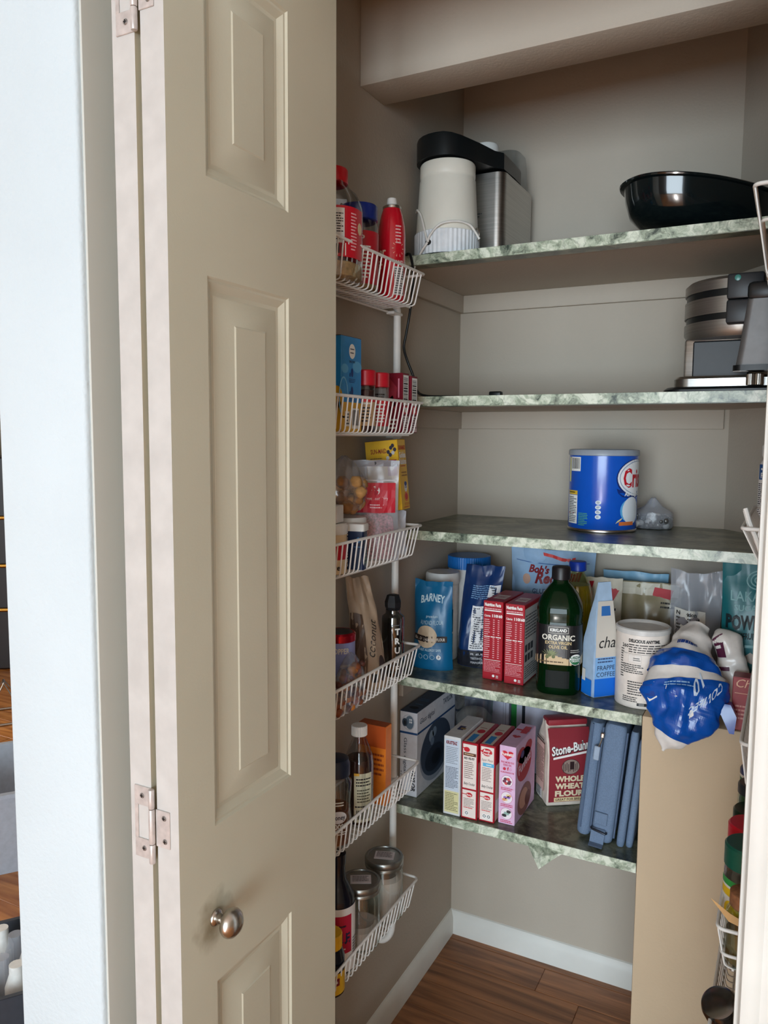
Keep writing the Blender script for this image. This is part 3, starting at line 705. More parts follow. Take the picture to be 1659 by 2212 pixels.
pr.rect(-0.097, 0.016, -0.062, 0.079, (236, 236, 232), n=3).lines(-0.094, 0.019, -0.065, 0.076, 15, (60, 62, 66)).rect(-0.094, 0.038, -0.072, 0.0395, (200, 40, 50), 2)
pr.lines(-0.057, 0.013, -0.034, 0.042, 8, (90, 170, 110))
for i in range(4): pr.disc(-0.0115, 0.034+0.0105*i, 0.0062, 0.0046, (214, 222, 230), 0).lines(-0.015, 0.0315+0.0105*i, -0.008, 0.0365+0.0105*i, 2, (30, 40, 70), 1)
pr.disc(0.080, 0.118, 0.055, 0.042, (10, 42, 110), 0, n=30).disc(0.084, 0.119, 0.056, 0.040, (232, 234, 238), 1, n=30).disc(0.088, 0.119, 0.056, 0.037, (150, 166, 190), 2, n=30).disc(0.090, 0.119, 0.056, 0.0355, (236, 238, 240), 3, n=30)
pr.text('Crisco', 0.041, 0.100, 0.040, (196, 28, 44), 5, width=0.095, bold=0.03)
pr.poly([(0.026, 0.096), (0.030, 0.086), (0.040, 0.078), (0.055, 0.076), (0.09, 0.078), (0.09, 0.090), (0.05, 0.088)], (12, 44, 120), 4).text('All-Vegetable', 0.045, 0.080, 0.009, WHITE, 5, bold=0.02)
pr.disc(0.062, 0.048, 0.026, 0.026, (90, 170, 220), 0).disc(0.068, 0.048, 0.027, 0.030, (226, 230, 234), 1)
pr.poly([(0.026, 0.020), (0.039, 0.028), (0.042, 0.033), (0.030, 0.026)], (232, 220, 150), 2).rect(0.034, 0.016, 0.075, 0.024, (220, 120, 60), 2, n=4)
pr.build(can)

wb = thing('wrapped_bundle', 'crumpled clear plastic bag of white pieces beside the blue can', 'bag', (-0.276, 1.862, z3))
b = MB(); rings = []
for j, (z, s) in enumerate(((0.001, 0.92), (0.006, 1.0), (0.022, 1.02), (0.036, 0.98), (0.042, 0.80), (0.050, 0.45), (0.060, 0.25), (0.070, 0.12))):
    rings.append([(0.044*s*math.cos(2*PI*k/26)*(1+0.12*jitter((k*0.9, j, 0), 1, 3)), 0.036*s*math.sin(2*PI*k/26)*(1+0.12*jitter((k, j*1.3, 2), 1, 4)), z+0.006*jitter((k*1.3, j, 5), 1, 8)*(j > 1)) for k in range(26)])
b.loft(rings); b.build('plastic_wrap', BAGC, wb, smooth=0.5)
lumps(wb, 'contents', [mat('white_candy', (228, 226, 220)), mat('foil_grey', (120, 120, 118), rough=0.3, metal=0.6)], 60, (-0.034, -0.027, 0.006, 0.034, 0.027, 0.030), 0.005, 0.009, 5)

bt = thing('supplement_bottle', 'slim white bottle with blue band and small print, at right end of the middle shelf', 'bottle', (-0.030, 1.612, z3))
lathe_part(bt, 'bottle_body', [(0.022, 0), (0.0235, 0.003), (0.0235, 0.150), (0.021, 0.160), (0.0165, 0.168), (0.0165, 0.176)], PAPERW)
lathe_part(bt, 'cap', [(0.0175, 0.170), (0.0195, 0.174), (0.0195, 0.192), (0.016, 0.196), (0.005, 0.197)], WPL)
pr = Print(cyl(0.0235, 5)); pr.rect(-0.030, 0.130, 0.030, 0.158, (36, 84, 140), n=10).text('FLO', -0.024, 0.133, 0.010, WHITE, 1).lines(-0.024, 0.146, 0.02, 0.153, 1, WHITE)
pr.lines(-0.030, 0.006, 0.030, 0.124, 32, (50, 50, 54)); pr.build(bt)
# ================================================================ fourth shelf
z4 = SZ[3]+0.0004
def foil(name, rgb, rough=0.38): return mat(name, rgb, rough=rough, var=0.04, scale=25, bump=0.12, bscale=60, coat=0.15)
t = thing('flour_pouch', 'teal almond flour pouch with a black band, at left end of the crowded shelf', 'pouch', (-0.722, 1.638, z4), 4)
S = pouch(t, 0.100, 0.203, 0.058, foil('teal_foil', (10, 100, 146)), seal=0.08, seed=2, wtop=0.93, crown=0.004)
pr = Print(S)
pr.text('BARNEY', 0.002, 0.153, 0.017, (190, 214, 224), 1, 'c', width=0.062, bold=0.03, arc=0.006)
pr.text('premium', 0.004, 0.122, 0.006, (170, 200, 215), 1, 'c').text('ALMOND FLOUR', 0.003, 0.106, 0.010, (176, 206, 220), 1, 'c', width=0.058, bold=0.0)
pr.disc(-0.008, 0.078, 0.028, 0.026, (206, 190, 164), 0, n=26)
n = 8; 
for i in range(n): pr.rect(-0.046+0.088*i/n, 0.066, -0.046+0.088*(i+1)/n, 0.080, (36, 30, 30), 2)
pr.text('BLANCHED ALMOND FLOUR', -0.002, 0.0695, 0.0065, (220, 214, 205), 3, 'c', width=0.080)
pr.text('PEANUT ALLERGY SAFE', -0.002, 0.045, 0.006, (180, 210, 224), 1, 'c', width=0.062)
for i in range(4): pr.ring(-0.022+0.015*i, 0.031, 0.0058, 0.0058, 0.001, (170, 200, 215) if i < 3 else (235, 238, 238), 1)
pr.disc(0.023, 0.031, 0.0056, 0.0056, (232, 236, 238), 1).text('P', 0.0215, 0.028, 0.006, (20, 40, 60), 2)
pr.build(t)

t = thing('plastic_tub', 'tall white tub with white lid behind the teal flour pouch', 'tub', (-0.738, 1.728, z4))
lathe_part(t, 'tub_body', [(0.036, 0), (0.0385, 0.004), (0.0385, 0.180), (0.036, 0.186)], WPL)
lathe_part(t, 'lid', [(0.0395, 0.184), (0.0415, 0.187), (0.0415, 0.207), (0.039, 0.212), (0.010, 0.2125)], mat('offwhite_lid', (222, 224, 222), rough=0.4))
pr = Print(cyl(0.0385, 26)); pr.text('&', 0.006, 0.135, 0.017, BLK, 1, bold=0.04).rect(-0.030, 0.070, 0.026, 0.125, (24, 92, 116), 0, n=8).rect(-0.022, 0.076, 0.016, 0.119, (14, 30, 44), 1, n=6).lines(-0.018, 0.090, 0.012, 0.108, 2, WHITE, 2).rect(-0.03, 0.02, 0.026, 0.066, (60, 150, 168), 0, n=8)
pr.build(t)

t = thing('supplement_jar', 'big white jar with bright blue screw lid at the back left of the crowded shelf', 'jar', (-0.712, 1.835, z4))
lathe_part(t, 'jar_body', [(0.058, 0), (0.062, 0.004), (0.062, 0.165), (0.060, 0.190), (0.052, 0.203), (0.050, 0.212)], WPL)
lid = ribbed(t, 'screw_lid', 0.0535, 0.210, 0.240, mat('blue_lid', (22, 110, 190), rough=0.35), n=60, dr=0.0004)

t = thing('coffee_pouch', 'dark navy pouch with white nutrition panel beside the red boxes', 'pouch', (-0.640, 1.707, z4), 4)
S = pouch(t, 0.094, 0.236, 0.062, foil('navy_foil', (14, 48, 98)), seal=0.09, wr=0.005, seed=6, lean=0.02, sway=0.014, wtop=1.02)
pr = Print(S); pr.rect(-0.045, 0.001, 0.045, 0.040, mat('charcoal_foil', (34, 36, 44), rough=0.4), 0, n=10, m=4)
pr.rect(-0.012, 0.042, 0.040, 0.145, (228, 230, 232), 0, n=6, m=10).lines(-0.009, 0.045, 0.037, 0.142, 19, (60, 62, 70))
pr.lines(-0.020, 0.160, 0.034, 0.192, 7, (110, 150, 190)).rect(0.020, 0.165, 0.045, 0.192, (222, 224, 228), 2, n=2).lines(0.022, 0.167, 0.043, 0.19, 4, (50, 52, 58), 3)
pr.text('PREMIUM', -0.006, 0.030, 0.005, (190, 190, 195), 2).text('TESTING', -0.006, 0.020, 0.005, (190, 190, 195), 2).text('PERFORM', -0.006, 0.010, 0.005, (190, 190, 195), 2); pr.build(t)

RB = mat('red_card', (166, 18, 36), rough=0.42)
for i, (xa, xb, ya) in enumerate(((-0.588, -0.542, 1.612), (-0.536, -0.492, 1.604))):
    root, F, Rr, T, L = carton('baking_mix_box', ['red box with printed nutrition table beside the navy pouch', 'red box with printed nutrition table next to the green olive oil bottle'][i], 'box', xa, xb, ya, ya+0.135, z4, 0.177, RB, group='red nutrition boxes', rz=-1.5+i*1.0)
    w = xb-xa; pr = Print(F)
    pr.text('Nutrition Facts', 0.003, 0.166, 0.0072, WHITE, 1, width=w-0.008, bold=0.04)
    pr.rect(0.003, 0.155, w-0.004, 0.1575, WHITE).lines(0.003, 0.158, w-0.004, 0.163, 1, (230, 170, 175))
    pr.text('Calories', 0.003, 0.142, 0.005, WHITE, 1, width=0.014).text('110', 0.021, 0.142, 0.0062, WHITE, 1, bold=0.04).text('160', 0.033, 0.142, 0.0062, WHITE, 1, bold=0.04)
    for j in range(19):
        v = 0.134-0.0047*j
        if j == 8: pr.rect(0.003, v, 0.016, v+0.002, WHITE).rect(0.018, v, 0.028, v+0.002, WHITE).rect(0.030, v, w-0.004, v+0.002, WHITE); continue
        pr.lines(0.003, v, 0.016, v+0.0034, 1, (232, 180, 184), fill=0.5).rect(0.023, v+0.0008, 0.027, v+0.0024, (232, 180, 184)).rect(0.034, v+0.0008, 0.038, v+0.0024, (232, 180, 184))
    pr.rect(0.003, 0.0445, w-0.004, 0.0455, WHITE).lines(0.003, 0.020, w-0.004, 0.043, 7, (222, 150, 158), fill=0.4).rect(0.003, 0.018, w-0.004, 0.0185, (232, 180, 184))
    pr.disc(0.026, 0.0095, 0.003, 0.003, WHITE).lines(0.032, 0.005, 0.040, 0.012, 3, WHITE); pr.build(root)
    if i == 1:
        pr = Print(Rr); pr.rect(0.001, 0.004, 0.133, 0.168, (206, 206, 204)).lines(0.006, 0.10, 0.09, 0.155, 8, (90, 90, 94))
        for q in range(6): pr.rect(0.006+0.02*(q % 3), 0.05+0.022*(q//3), 0.022+0.02*(q % 3), 0.066+0.022*(q//3), (70, 74, 78), 1)
        pr.lines(0.006, 0.012, 0.1, 0.042, 6, (80, 80, 84)); pr.build(root)
    pr = Print(T); pr.rect(0.010, 0.030, w-0.008, 0.075, (220, 205, 200)).lines(0.012, 0.042, w-0.010, 0.062, 2, (150, 30, 40), 1); pr.build(root)

t = thing('flour_bag', 'pale blue flour bag with red lettering standing at the back', 'bag', (-0.508, 1.868, z4), 3)
S = pouch(t, 0.205, 0.262, 0.075, mat('pale_blue_paper', (144, 174, 204), rough=0.55, bump=0.2, bscale=40), seal=0.12, wr=0.006, seed=11, crown=0.014, wtop=1.02, lean=0.012)
pr = Print(S); pr.text("Bob's", -0.058, 0.205, 0.017, (130, 30, 36), 1, bold=0.04, shear=0.2).text('Red Mill', -0.040, 0.182, 0.026, (130, 30, 36), 1, bold=0.04, shear=0.25, width=0.115)
pr.text('GLUTEN FREE', -0.045, 0.158, 0.011, (60, 84, 120), 1, bold=0.02).disc(-0.062, 0.188, 0.010, 0.012, (190, 150, 130), 1)
for i in range(10): pr.poly([(-0.055+0.011*i, 0.240+0.006*math.sin(i*0.55)), (-0.044+0.011*i, 0.240+0.006*math.sin((i+1)*0.55)), (-0.044+0.011*i, 0.248+0.006*math.sin((i+1)*0.55)), (-0.055+0.011*i, 0.248+0.006*math.sin(i*0.55))], (206, 60, 56), 1)
for i in range(12): pr.rect(-0.09+0.015*i, 0.226, -0.075+0.015*i, 0.2275, (50, 90, 150), 1)
pr.build(t)

# olive oil bottle
OG = mat('dark_green_glass', (9, 54, 22), rough=0.05, trans=0.7, var=0.0, ior=1.3)
t = thing('oil_bottle', 'large dark green olive oil bottle with black label and black cap', 'bottle', (-0.421, 1.622, z4), 12)
pf = [(0.042, 0), (0.045, 0.004), (0.046, 0.012), (0.046, 0.062), (0.0475, 0.066), (0.0475, 0.150), (0.046, 0.156), (0.0478, 0.165), (0.0478, 0.178), (0.045, 0.192), (0.036, 0.210), (0.024, 0.226), (0.0165, 0.234), (0.0155, 0.242)]
lathe_part(t, 'bottle_body', pf, OG, seg=48, p=3.2)
lathe_part(t, 'screw_cap', [(0.0165, 0.238), (0.0195, 0.240), (0.0195, 0.263), (0.0180, 0.266), (0.006, 0.2665)], mat('black_cap', (26, 22, 24), rough=0.4))
def sq(a, p=3.2): return 1.0/((abs(math.cos(a))**p+abs(math.sin(a))**p)**(1.0/p))
def SQ(rf, p=3.2):
    def S(u, v, off):
        a = u/0.044; r = (rf(v) if callable(rf) else rf)*sq(a-PI/2, p)+off; return (r*math.sin(a), -r*math.cos(a), v)
    return S
pr = Print(SQ(0.0478), 0.0005)
pr.rect(-0.062, 0.066, 0.062, 0.150, (22, 22, 24), 0, n=30, rough=0.35)
pr.rect(-0.018, 0.133, 0.018, 0.146, (200, 198, 190), 1, n=6).rect(-0.0172, 0.134, 0.0172, 0.145, (24, 24, 26), 2, n=6).text('KIRKLAND', 0, 0.1365, 0.0065, WHITE, 3, 'c', width=0.030, bold=0.04)
pr.text('ORGANIC', 0, 0.1185, 0.0115, (226, 222, 208), 1, 'c', width=0.058, bold=0.03).text('EXTRA VIRGIN', 0, 0.1095, 0.0068, (214, 190, 140), 1, 'c', width=0.046).text('OLIVE OIL', 0, 0.1005, 0.0068, (214, 190, 140), 1, 'c', width=0.034)
for i in range(16): pr.rect(-0.062+0.124*i/16, 0.066, -0.062+0.124*(i+1)/16, 0.083-0.004*math.cos(i/16*6.28*1.5), (206, 180, 140), 1)
pr.lines(-0.036, 0.069, 0.010, 0.075, 1, (90, 70, 40), 2)
for i in range(9):
    a = math.radians(20+i*18); pr.poly([(-0.014, 0.084), (-0.014+0.010*math.cos(a)-0.0015, 0.084+0.010*math.sin(a)), (-0.014+0.019*math.cos(a), 0.084+0.017*math.sin(a)), (-0.014+0.010*math.cos(a)+0.0018, 0.084+0.008*math.sin(a))], (128, 136, 92), 2+(i % 2))
for q, (u, v) in enumerate(((-0.015, 0.086), (-0.008, 0.083), (-0.019, 0.082))): pr.disc(u, v, 0.0032, 0.0036, (96, 104, 60), 4)
pr.disc(0.032, 0.078, 0.0115, 0.0115, (236, 238, 234), 2).disc(0.032, 0.078, 0.0105, 0.0105, (36, 110, 66), 3, a0=180, a1=360).text('USDA', 0.032, 0.080, 0.0055, (30, 90, 60), 4, 'c', bold=0.04).text('ORGANIC', 0.032, 0.0735, 0.004, WHITE, 4, 'c', width=0.017, bold=0.03)
pr.lines(0.022, 0.092, 0.040, 0.100, 2, (170, 170, 165), 1); pr.build(t)
pr = Print(SQ(0.0462), 0.0004); pr.rect(-0.022, 0.016, 0.022, 0.053, mat('glass_panel', (16, 22, 20), rough=0.55, spec=0.2), 0, n=10); pr.build(t, 'moulded_panel')
t2 = thing('oil_bottle', 'clear bottle of yellow oil with a blue cap, half hidden behind the olive oil', 'bottle', (-0.420, 1.762, z4))
lathe_part(t2, 'bottle_body', [(0.033, 0), (0.036, 0.004), (0.036, 0.09), (0.034, 0.10), (0.036, 0.11), (0.037, 0.16), (0.035, 0.19), (0.026, 0.215), (0.015, 0.232), (0.0145, 0.24)], clear('clear_pet', (240, 236, 190), gloss=0.3), seg=36)
lathe_part(t2, 'oil', [(0.031, 0.003), (0.034, 0.005), (0.034, 0.09), (0.032, 0.10), (0.034, 0.11), (0.035, 0.16), (0.033, 0.188), (0.028, 0.205)], mat('yellow_oil', (206, 176, 20), rough=0.1, trans=0.6, var=0.1, scale=30))
lathe_part(t2, 'screw_cap', [(0.0165, 0.236), (0.0195, 0.238), (0.0195, 0.256), (0.018, 0.258), (0.004, 0.2585)], mat('royal_blue_cap', (20, 60, 170), rough=0.35))

t = thing('coffee_bag', 'blue and white frappe coffee bag with folded corner edge, beside the olive oil', 'bag', (-0.338, 1.632, z4), 46)
b = MB(); rings = []
for j in range(15):
    v = j/14; z = 0.238*v; k = 1-0.45*max(0, v-0.5)/0.5; dd = 0.020*(1-0.92*max(0, (v-0.45)/0.55)); ww = 0.027*k
    sw = 0.006*v*v
    ring = []
    for x, y in ((-ww, -dd), (0, -dd*1.08), (ww, -dd), (ww*1.05, 0), (ww, dd), (0, dd*1.05), (-ww, dd), (-ww*1.05, 0)):
        ring.append((x+sw+0.0025*jitter((x*40, y*40, z*25), 1, 4), y+0.003*jitter((x*40, y*50, z*22), 1, 6), z+0.0003))
    rings.append(ring)
b.loft(rings); CB = mat('frosted_blue_film', (170, 196, 222), rough=0.35, bump=0.15, bscale=50, coat=0.2); b.build('bag_body', CB, t, smooth=0.5)
def SF(u, v, off):
    vv = v/0.238; dd = 0.020*(1-0.92*max(0, (vv-0.45)/0.55)); k = 1-0.45*max(0, vv-0.5)/0.5; return (u*0.92*k+0.006*vv*vv, -dd*1.06-off-0.0022, v)
pr = Print(SF); pr.rect(-0.028, 0.002, 0.028, 0.040, (24, 110, 214), 0, n=2).rect(-0.028, 0.040, 0.028, 0.085, (130, 178, 226), 0, n=2).text('FRAPPE', -0.022, 0.058, 0.010, NAVY, 1, width=0.045, bold=0.0).text('COFFEE', -0.024, 0.044, 0.010, NAVY, 1, width=0.048, bold=0.0).lines(-0.022, 0.072, 0.022, 0.085, 2, (60, 80, 120))
pr.rect(-0.028, 0.085, 0.028, 0.200, (206, 200, 190), 0, n=2, m=6).text('cha', -0.020, 0.105, 0.024, BLK, 1, bold=0.0, shear=0.3).rect(-0.015, 0.17, 0.015, 0.19, (50, 110, 180), 1); pr.build(t)
pr = Print(lambda u, v, off: (-0.0295-off+0.006*(v/0.238)**2, -u, v)); pr.rect(-0.018, 0.002, 0.018, 0.036, (24, 120, 224), 0).rect(-0.016, 0.03, -0.004, 0.055, (220, 220, 214), 1); pr.build(t)

t = thing('cocoa_can', 'white cardboard drink powder can with black print and clear lid', 'can', (-0.2505, 1.625, z4))
R = 0.0515; lathe_part(t, 'can_body', [(R-0.001, 0), (R, 0.002), (R, 0.150), (R-0.002, 0.152)], mat('offwhite_card', (232, 222, 212), rough=0.5), seg=48)
lathe_part(t, 'lid', [(R, 0.148), (R+0.0022, 0.149), (R+0.0022, 0.158), (R-0.0005, 0.160), (R-0.003, 0.158), (R-0.004, 0.154), (0.01, 0.153)], mat('frosted_lid', (206, 204, 200), rough=0.3), seg=48)
pr = Print(cyl(R, 12))
pr.text('DELICIOUS ANYTIME.', -0.030, 0.134, 0.0062, BLK, 1, width=0.062, bold=0.05).lines(-0.030, 0.112, 0.052, 0.131, 4, (70, 66, 66)).text('260', -0.045, 0.122, 0.007, BLK, 1)
pr.rect(-0.048, 0.110, 0.05, 0.1106, (90, 86, 84), n=8).rect(-0.030, 0.093, -0.004, 0.108, (200, 192, 186), n=2).rect(-0.0294, 0.0936, -0.0046, 0.1074, (230, 222, 214), 1, n=2).lines(-0.02, 0.096, -0.006, 0.104, 2, (90, 90, 90), 2)
pr.lines(-0.040, 0.070, 0.000, 0.090, 5, (60, 58, 58)).lines(-0.030, 0.026, 0.000, 0.056, 6, (60, 58, 58)).lines(-0.040, 0.012, -0.008, 0.024, 3, (60, 58, 58)).barcode(0.004, 0.018, 0.030, 0.056, vert=True)
pr.lines(-0.048, 0.060, -0.040, 0.120, 12, (80, 78, 76)).rect(-0.010, 0.006, 0.012, 0.012, BLK, n=3).rect(-0.006, 0.0065, 0.004, 0.0115, (120, 118, 116), 1, n=2)
pr.poly([(0.045, 0.014), (0.052, 0.010), (0.058, 0.024), (0.050, 0.026)], RED, 1); pr.build(t)

t = thing('baking_pouch', 'tan translucent pouch with red brand flag at the back, behind the white can', 'pouch', (-0.278, 1.852, z4), 0)
S = pouch(t, 0.150, 0.208, 0.048, mat('tan_film', (150, 138, 108), rough=0.3, bump=0.15, bscale=40, coat=0.2), seal=0.12, wr=0.004, seed=15)
pr = Print(S); pr.rect(-0.070, 0.178, 0.068, 0.206, (212, 204, 186), 0, n=10, m=2).poly([(0.010, 0.178), (0.050, 0.172), (0.056, 0.194), (0.014, 0.197)], (186, 36, 48), 1).lines(0.018, 0.181, 0.046, 0.191, 1, (230, 190, 190), 2)
pr.lines(0.030, 0.150, 0.066, 0.168, 2, (40, 36, 30), 1); pr.build(t)
t = thing('baking_pouch', 'cream bag with red corner triangle behind the coffee bag', 'bag', (-0.372, 1.822, z4), 0)
S = pouch(t, 0.085, 0.215, 0.030, mat('cream_paper', (214, 204, 184), rough=0.5, bump=0.2, bscale=40), seal=0.10, wr=0.004, seed=17)
pr = Print(S); pr.poly([(-0.036, 0.205), (-0.022, 0.207), (-0.034, 0.165)], (186, 36, 48), 1).poly([(0.000, 0.205), (0.040, 0.196), (0.022, 0.160)], (186, 36, 48), 1).text('G', 0.016, 0.182, 0.012, WHITE, 2)
pr.lines(-0.03, 0.10, 0.03, 0.15, 4, (40, 40, 60)).build(t)
t = thing('folded_bag', 'light blue rolled bag top showing behind the tan pouch', 'bag', (-0.315, 1.898, z4), 0)
S = pouch(t, 0.150, 0.222, 0.030, mat('sky_blue_film', (128, 176, 206), rough=0.35, bump=0.15, bscale=40), seal=0.15, wr=0.003, seed=19)

t = thing('zip_bag', 'hazy clear plastic bag with white nutrition label, left of the dark teal pouch', 'bag', (-0.166, 1.760, z4), 8)
S = pouch(t, 0.105, 0.252, 0.060, BAGC, seal=0.2, wr=0.008, seed=21, crown=0.01)
lumps(t, 'contents', mat('grey_powder', (150, 146, 150), rough=0.8), 26, (-0.032, -0.012, 0.010, 0.032, 0.012, 0.15), 0.012, 0.020, 6)
pr = Print(S, 0.001); pr.rect(-0.044, 0.105, 0.020, 0.172, (226, 222, 212), 0, n=5, m=4).text('Nutrition', -0.040, 0.160, 0.008, BLK, 1, bold=0.03).lines(-0.040, 0.109, 0.016, 0.157, 8, (70, 66, 60)); pr.build(t)

t = thing('sweetener_pouch', 'dark teal sweetener pouch with black lettering at the right end', 'pouch', (-0.044, 1.672, z4), 6)
S = pouch(t, 0.135, 0.296, 0.056, foil('dark_teal_foil', (16, 104, 112)), seal=0.08, seed=23, wr=0.003)
pr = Print(S); TL = (130, 178, 182)
for k, r in enumerate((0.024, 0.017, 0.010)): pr.ring(0.0, 0.262, r, r*0.8, 0.0025, TL, 1)
pr.text('LAKANTO', -0.052, 0.222, 0.020, TL, 1, width=0.104, bold=0.01).text('SUGAR FREE', -0.045, 0.203, 0.012, TL, 1, width=0.09).text('POWDERED', -0.060, 0.168, 0.026, (10, 34, 40), 1, width=0.118, bold=0.05).text('MONKFRUIT SWEETENER', -0.058, 0.148, 0.012, (10, 34, 40), 1, width=0.114, bold=0.03)
pr.lines(-0.05, 0.128, 0.05, 0.14, 1, TL).poly([(-0.05, 0.085), (-0.03, 0.11), (-0.012, 0.122), (0.006, 0.112), (0.03, 0.09), (0.045, 0.082)], (190, 178, 168), 1).lines(-0.045, 0.05, 0.045, 0.07, 2, (10, 40, 46)).build(t)

# bag of confectioners sugar slumped over the half wall
def slump(root, name, path, m, seed, wr=0.006, n=26, sub=10):
    """lumpy sack lofted along a path of (centre, half width, half thickness, roll)"""
    C = spline([p[0] for p in path], sub); K = len(C); W = []
    for i in range(K):
        t = i/(K-1)*(len(path)-1); a = min(int(t), len(path)-2); f = t-a; f = f*f*(3-2*f)
        W.append([path[a][1+q]*(1-f)+path[a+1][1+q]*f for q in range(2)])
    def pt(ti, ang, off=0.0):
        i = max(0, min(K-1.001, ti*(K-1))); a = int(i); f = i-a
        c = C[a]*(1-f)+C[a+1]*f; tg = (C[min(a+1, K-1)]-C[max(a-1, 0)]).normalized()
        hw = W[a][0]*(1-f)+W[a+1][0]*f; ht = W[a][1]*(1-f)+W[a+1][1]*f
        sd = Vector((1, 0, 0)); sd = (sd-tg*sd.dot(tg)).normalized(); nr = sd.cross(tg)
        if nr.y > 0: nr = -nr
        d = sd*math.sin(ang)*hw+nr*math.cos(ang)*ht
        q = c+d; k = jitter((q.x*22, q.y*22, q.z*22), 1, seed)*wr+jitter((q.x*60, q.y*60, q.z*60), 1, seed+2)*wr*0.4
        return q+d.normalized()*(k+off)
    b = MB(); b.loft([[tuple(pt(i/(K-1), 2*PI*k/n)) for k in range(n)] for i in range(K)]); b.build(name, m, root, smooth=1.0)
    return pt
t = thing('sugar_bag', 'bright blue powdered sugar bag slumped over the edge of the half wall', 'bag', (0, 0, 0))
V = Vector
PTH = [(V((-0.146, 1.632, 1.012)), 0.022, 0.014), (V((-0.157, 1.602, 0.985)), 0.036, 0.026), (V((-0.163, 1.560, 0.938)), 0.062, 0.040), (V((-0.158, 1.530, 0.902)), 0.076, 0.040), (V((-0.163, 1.506, 0.862)), 0.060, 0.024), (V((-0.176, 1.499, 0.825)), 0.032, 0.013), (V((-0.187, 1.498, 0.798)), 0.005, 0.004)]
SUGW = mat('white_sugar_film', (228, 222, 216), rough=0.3, bump=0.15, bscale=40, coat=0.2); SUGB = mat('blue_sugar_film', (8, 78, 168), rough=0.25, bump=0.2, bscale=35, coat=0.3)
pt = slump(t, 'bag_body', PTH, SUGW, 4, wr=0.011)
S = lambda u, v, off: tuple(pt(v, u, off))
pr = Print(S, 0.0016); pr.rect(-1.9, 0.44, 1.9, 0.80, SUGB, 0, n=70, m=36).rect(-1.7, 0.26, 1.7, 0.36, SUGB, 0, n=60, m=10)
pr.poly([(-1.15, 0.48), (-0.70, 0.46), (-0.72, 0.58), (-1.05, 0.62)], (232, 232, 228), 3)
for i in range(9): pr.poly([(-1.08+0.04*i, 0.49), (-1.065+0.04*i, 0.49), (-1.065+0.035*i, 0.58), (-1.08+0.035*i, 0.58)], (40, 50, 110), 5)
pr.text('CONFEC', 0.62, 0.565, 0.045, (206, 222, 240), 9, 'c', width=0.75, rot=168).text('10', 0.40, 0.515, 0.09, (206, 222, 240), 9, 'c', width=0.3, rot=165)
pr.lines(-0.45, 0.46, 0.25, 0.50, 2, (150, 190, 230), 4); pr.lines(-0.4, 0.20, 0.4, 0.24, 1, (30, 60, 130), 3).build(t)
b = MB(); b.loft([[(-0.094+a*0.018, 1.524+c*0.010, 0.880+e*0.02) for a, c, e in ((-1, -1, 1), (1, -1, 1), (1, 1, 1), (-1, 1, 1))], [(-0.078+a*0.013, 1.514+c*0.006, 0.868+e*0.012) for a, c, e in ((-1, -1, 1), (1, -1, 1), (1, 1, 1), (-1, 1, 1))], [(-0.072+a*0.004, 1.511+c*0.002, 0.848) for a, c in ((-1, -1), (1, -1), (1, 1), (-1, 1))]]); b.build('bag_corner', SUGB, t, smooth=1.2)
t = thing('sugar_bag', 'crumpled white granulated sugar bag with plum lettering behind the blue sugar bag', 'bag', (0, 0, 0))
pt2 = slump(t, 'bag_body', [(V((-0.106, 1.640, 1.000)), 0.012, 0.012), (V((-0.094, 1.622, 0.990)), 0.028, 0.022), (V((-0.084, 1.620, 0.955)), 0.028, 0.022), (V((-0.080, 1.618, 0.915)), 0.028, 0.020), (V((-0.080, 1.614, 0.872)), 0.020, 0.016), (V((-0.080, 1.612, 0.853)), 0.006, 0.005)], mat('crumpled_white_film', (232, 228, 222), rough=0.3, bump=0.4, bscale=45, coat=0.3), 9, wr=0.010)
pr = Print(lambda u, v, off: tuple(pt2(v, u, off)), 0.001); pr.rect(-1.0, 0.16, -0.2, 0.34, (84, 26, 58), 0, n=6, m=3).lines(-0.9, 0.21, -0.4, 0.27, 1, WHITE, 3).rect(-0.7, 0.44, -0.1, 0.48, (84, 26, 58), 0, n=4); pr.build(t)
root, F, Rr, T, L = carton('tea_box', 'dark red tea box with gold script beside the door casing, on the half wall', 'box', -0.076, 0.012, 1.545, 1.582, z4, 0.100, mat('maroon_card', (140, 24, 36), rough=0.4), rz=0)
pr = Print(F); pr.text('Chai', 0.006, 0.082, 0.016, (222, 180, 150), 1, bold=0.0, shear=0.3); pr.rect(0.004, 0.070, 0.08, 0.071, (222, 180, 150)); pr.lines(0.006, 0.02, 0.05, 0.05, 4, (200, 140, 130)).build(root)
# ================================================================ lowest shelf
z5 = SZ[4]+0.0004
root, F, Rr, T, L = carton('scale_box', 'white and blue kitchen scale box against the left wall on the lowest shelf', 'box', -0.7815, -0.737, 1.588, 1.818, z5, 0.203, mat('scale_box_card', (212, 214, 220), rough=0.4), top=mat('dark_blue_card', (34, 62, 92), rough=0.35))
DB = (26, 70, 120); pr = Print(F)
pr.rect(0, 0.150, 0.0445, 0.155, DB).ring(0.022, 0.178, 0.016, 0.018, 0.0008, (150, 156, 164), 0).disc(0.025, 0.178, 0.011, 0.016, (96, 116, 134), 1, n=18).disc(0.013, 0.177, 0.007, 0.010, (50, 66, 82), 2).disc(0.013, 0.176, 0.0035, 0.006, (20, 26, 34), 3)
for a, c in ((-1, 1), (1, 1), (-1, -1), (1, -1)): pr.disc(0.028+a*0.002, 0.182+c*0.003, 0.0017, 0.0025, (220, 224, 228), 3)
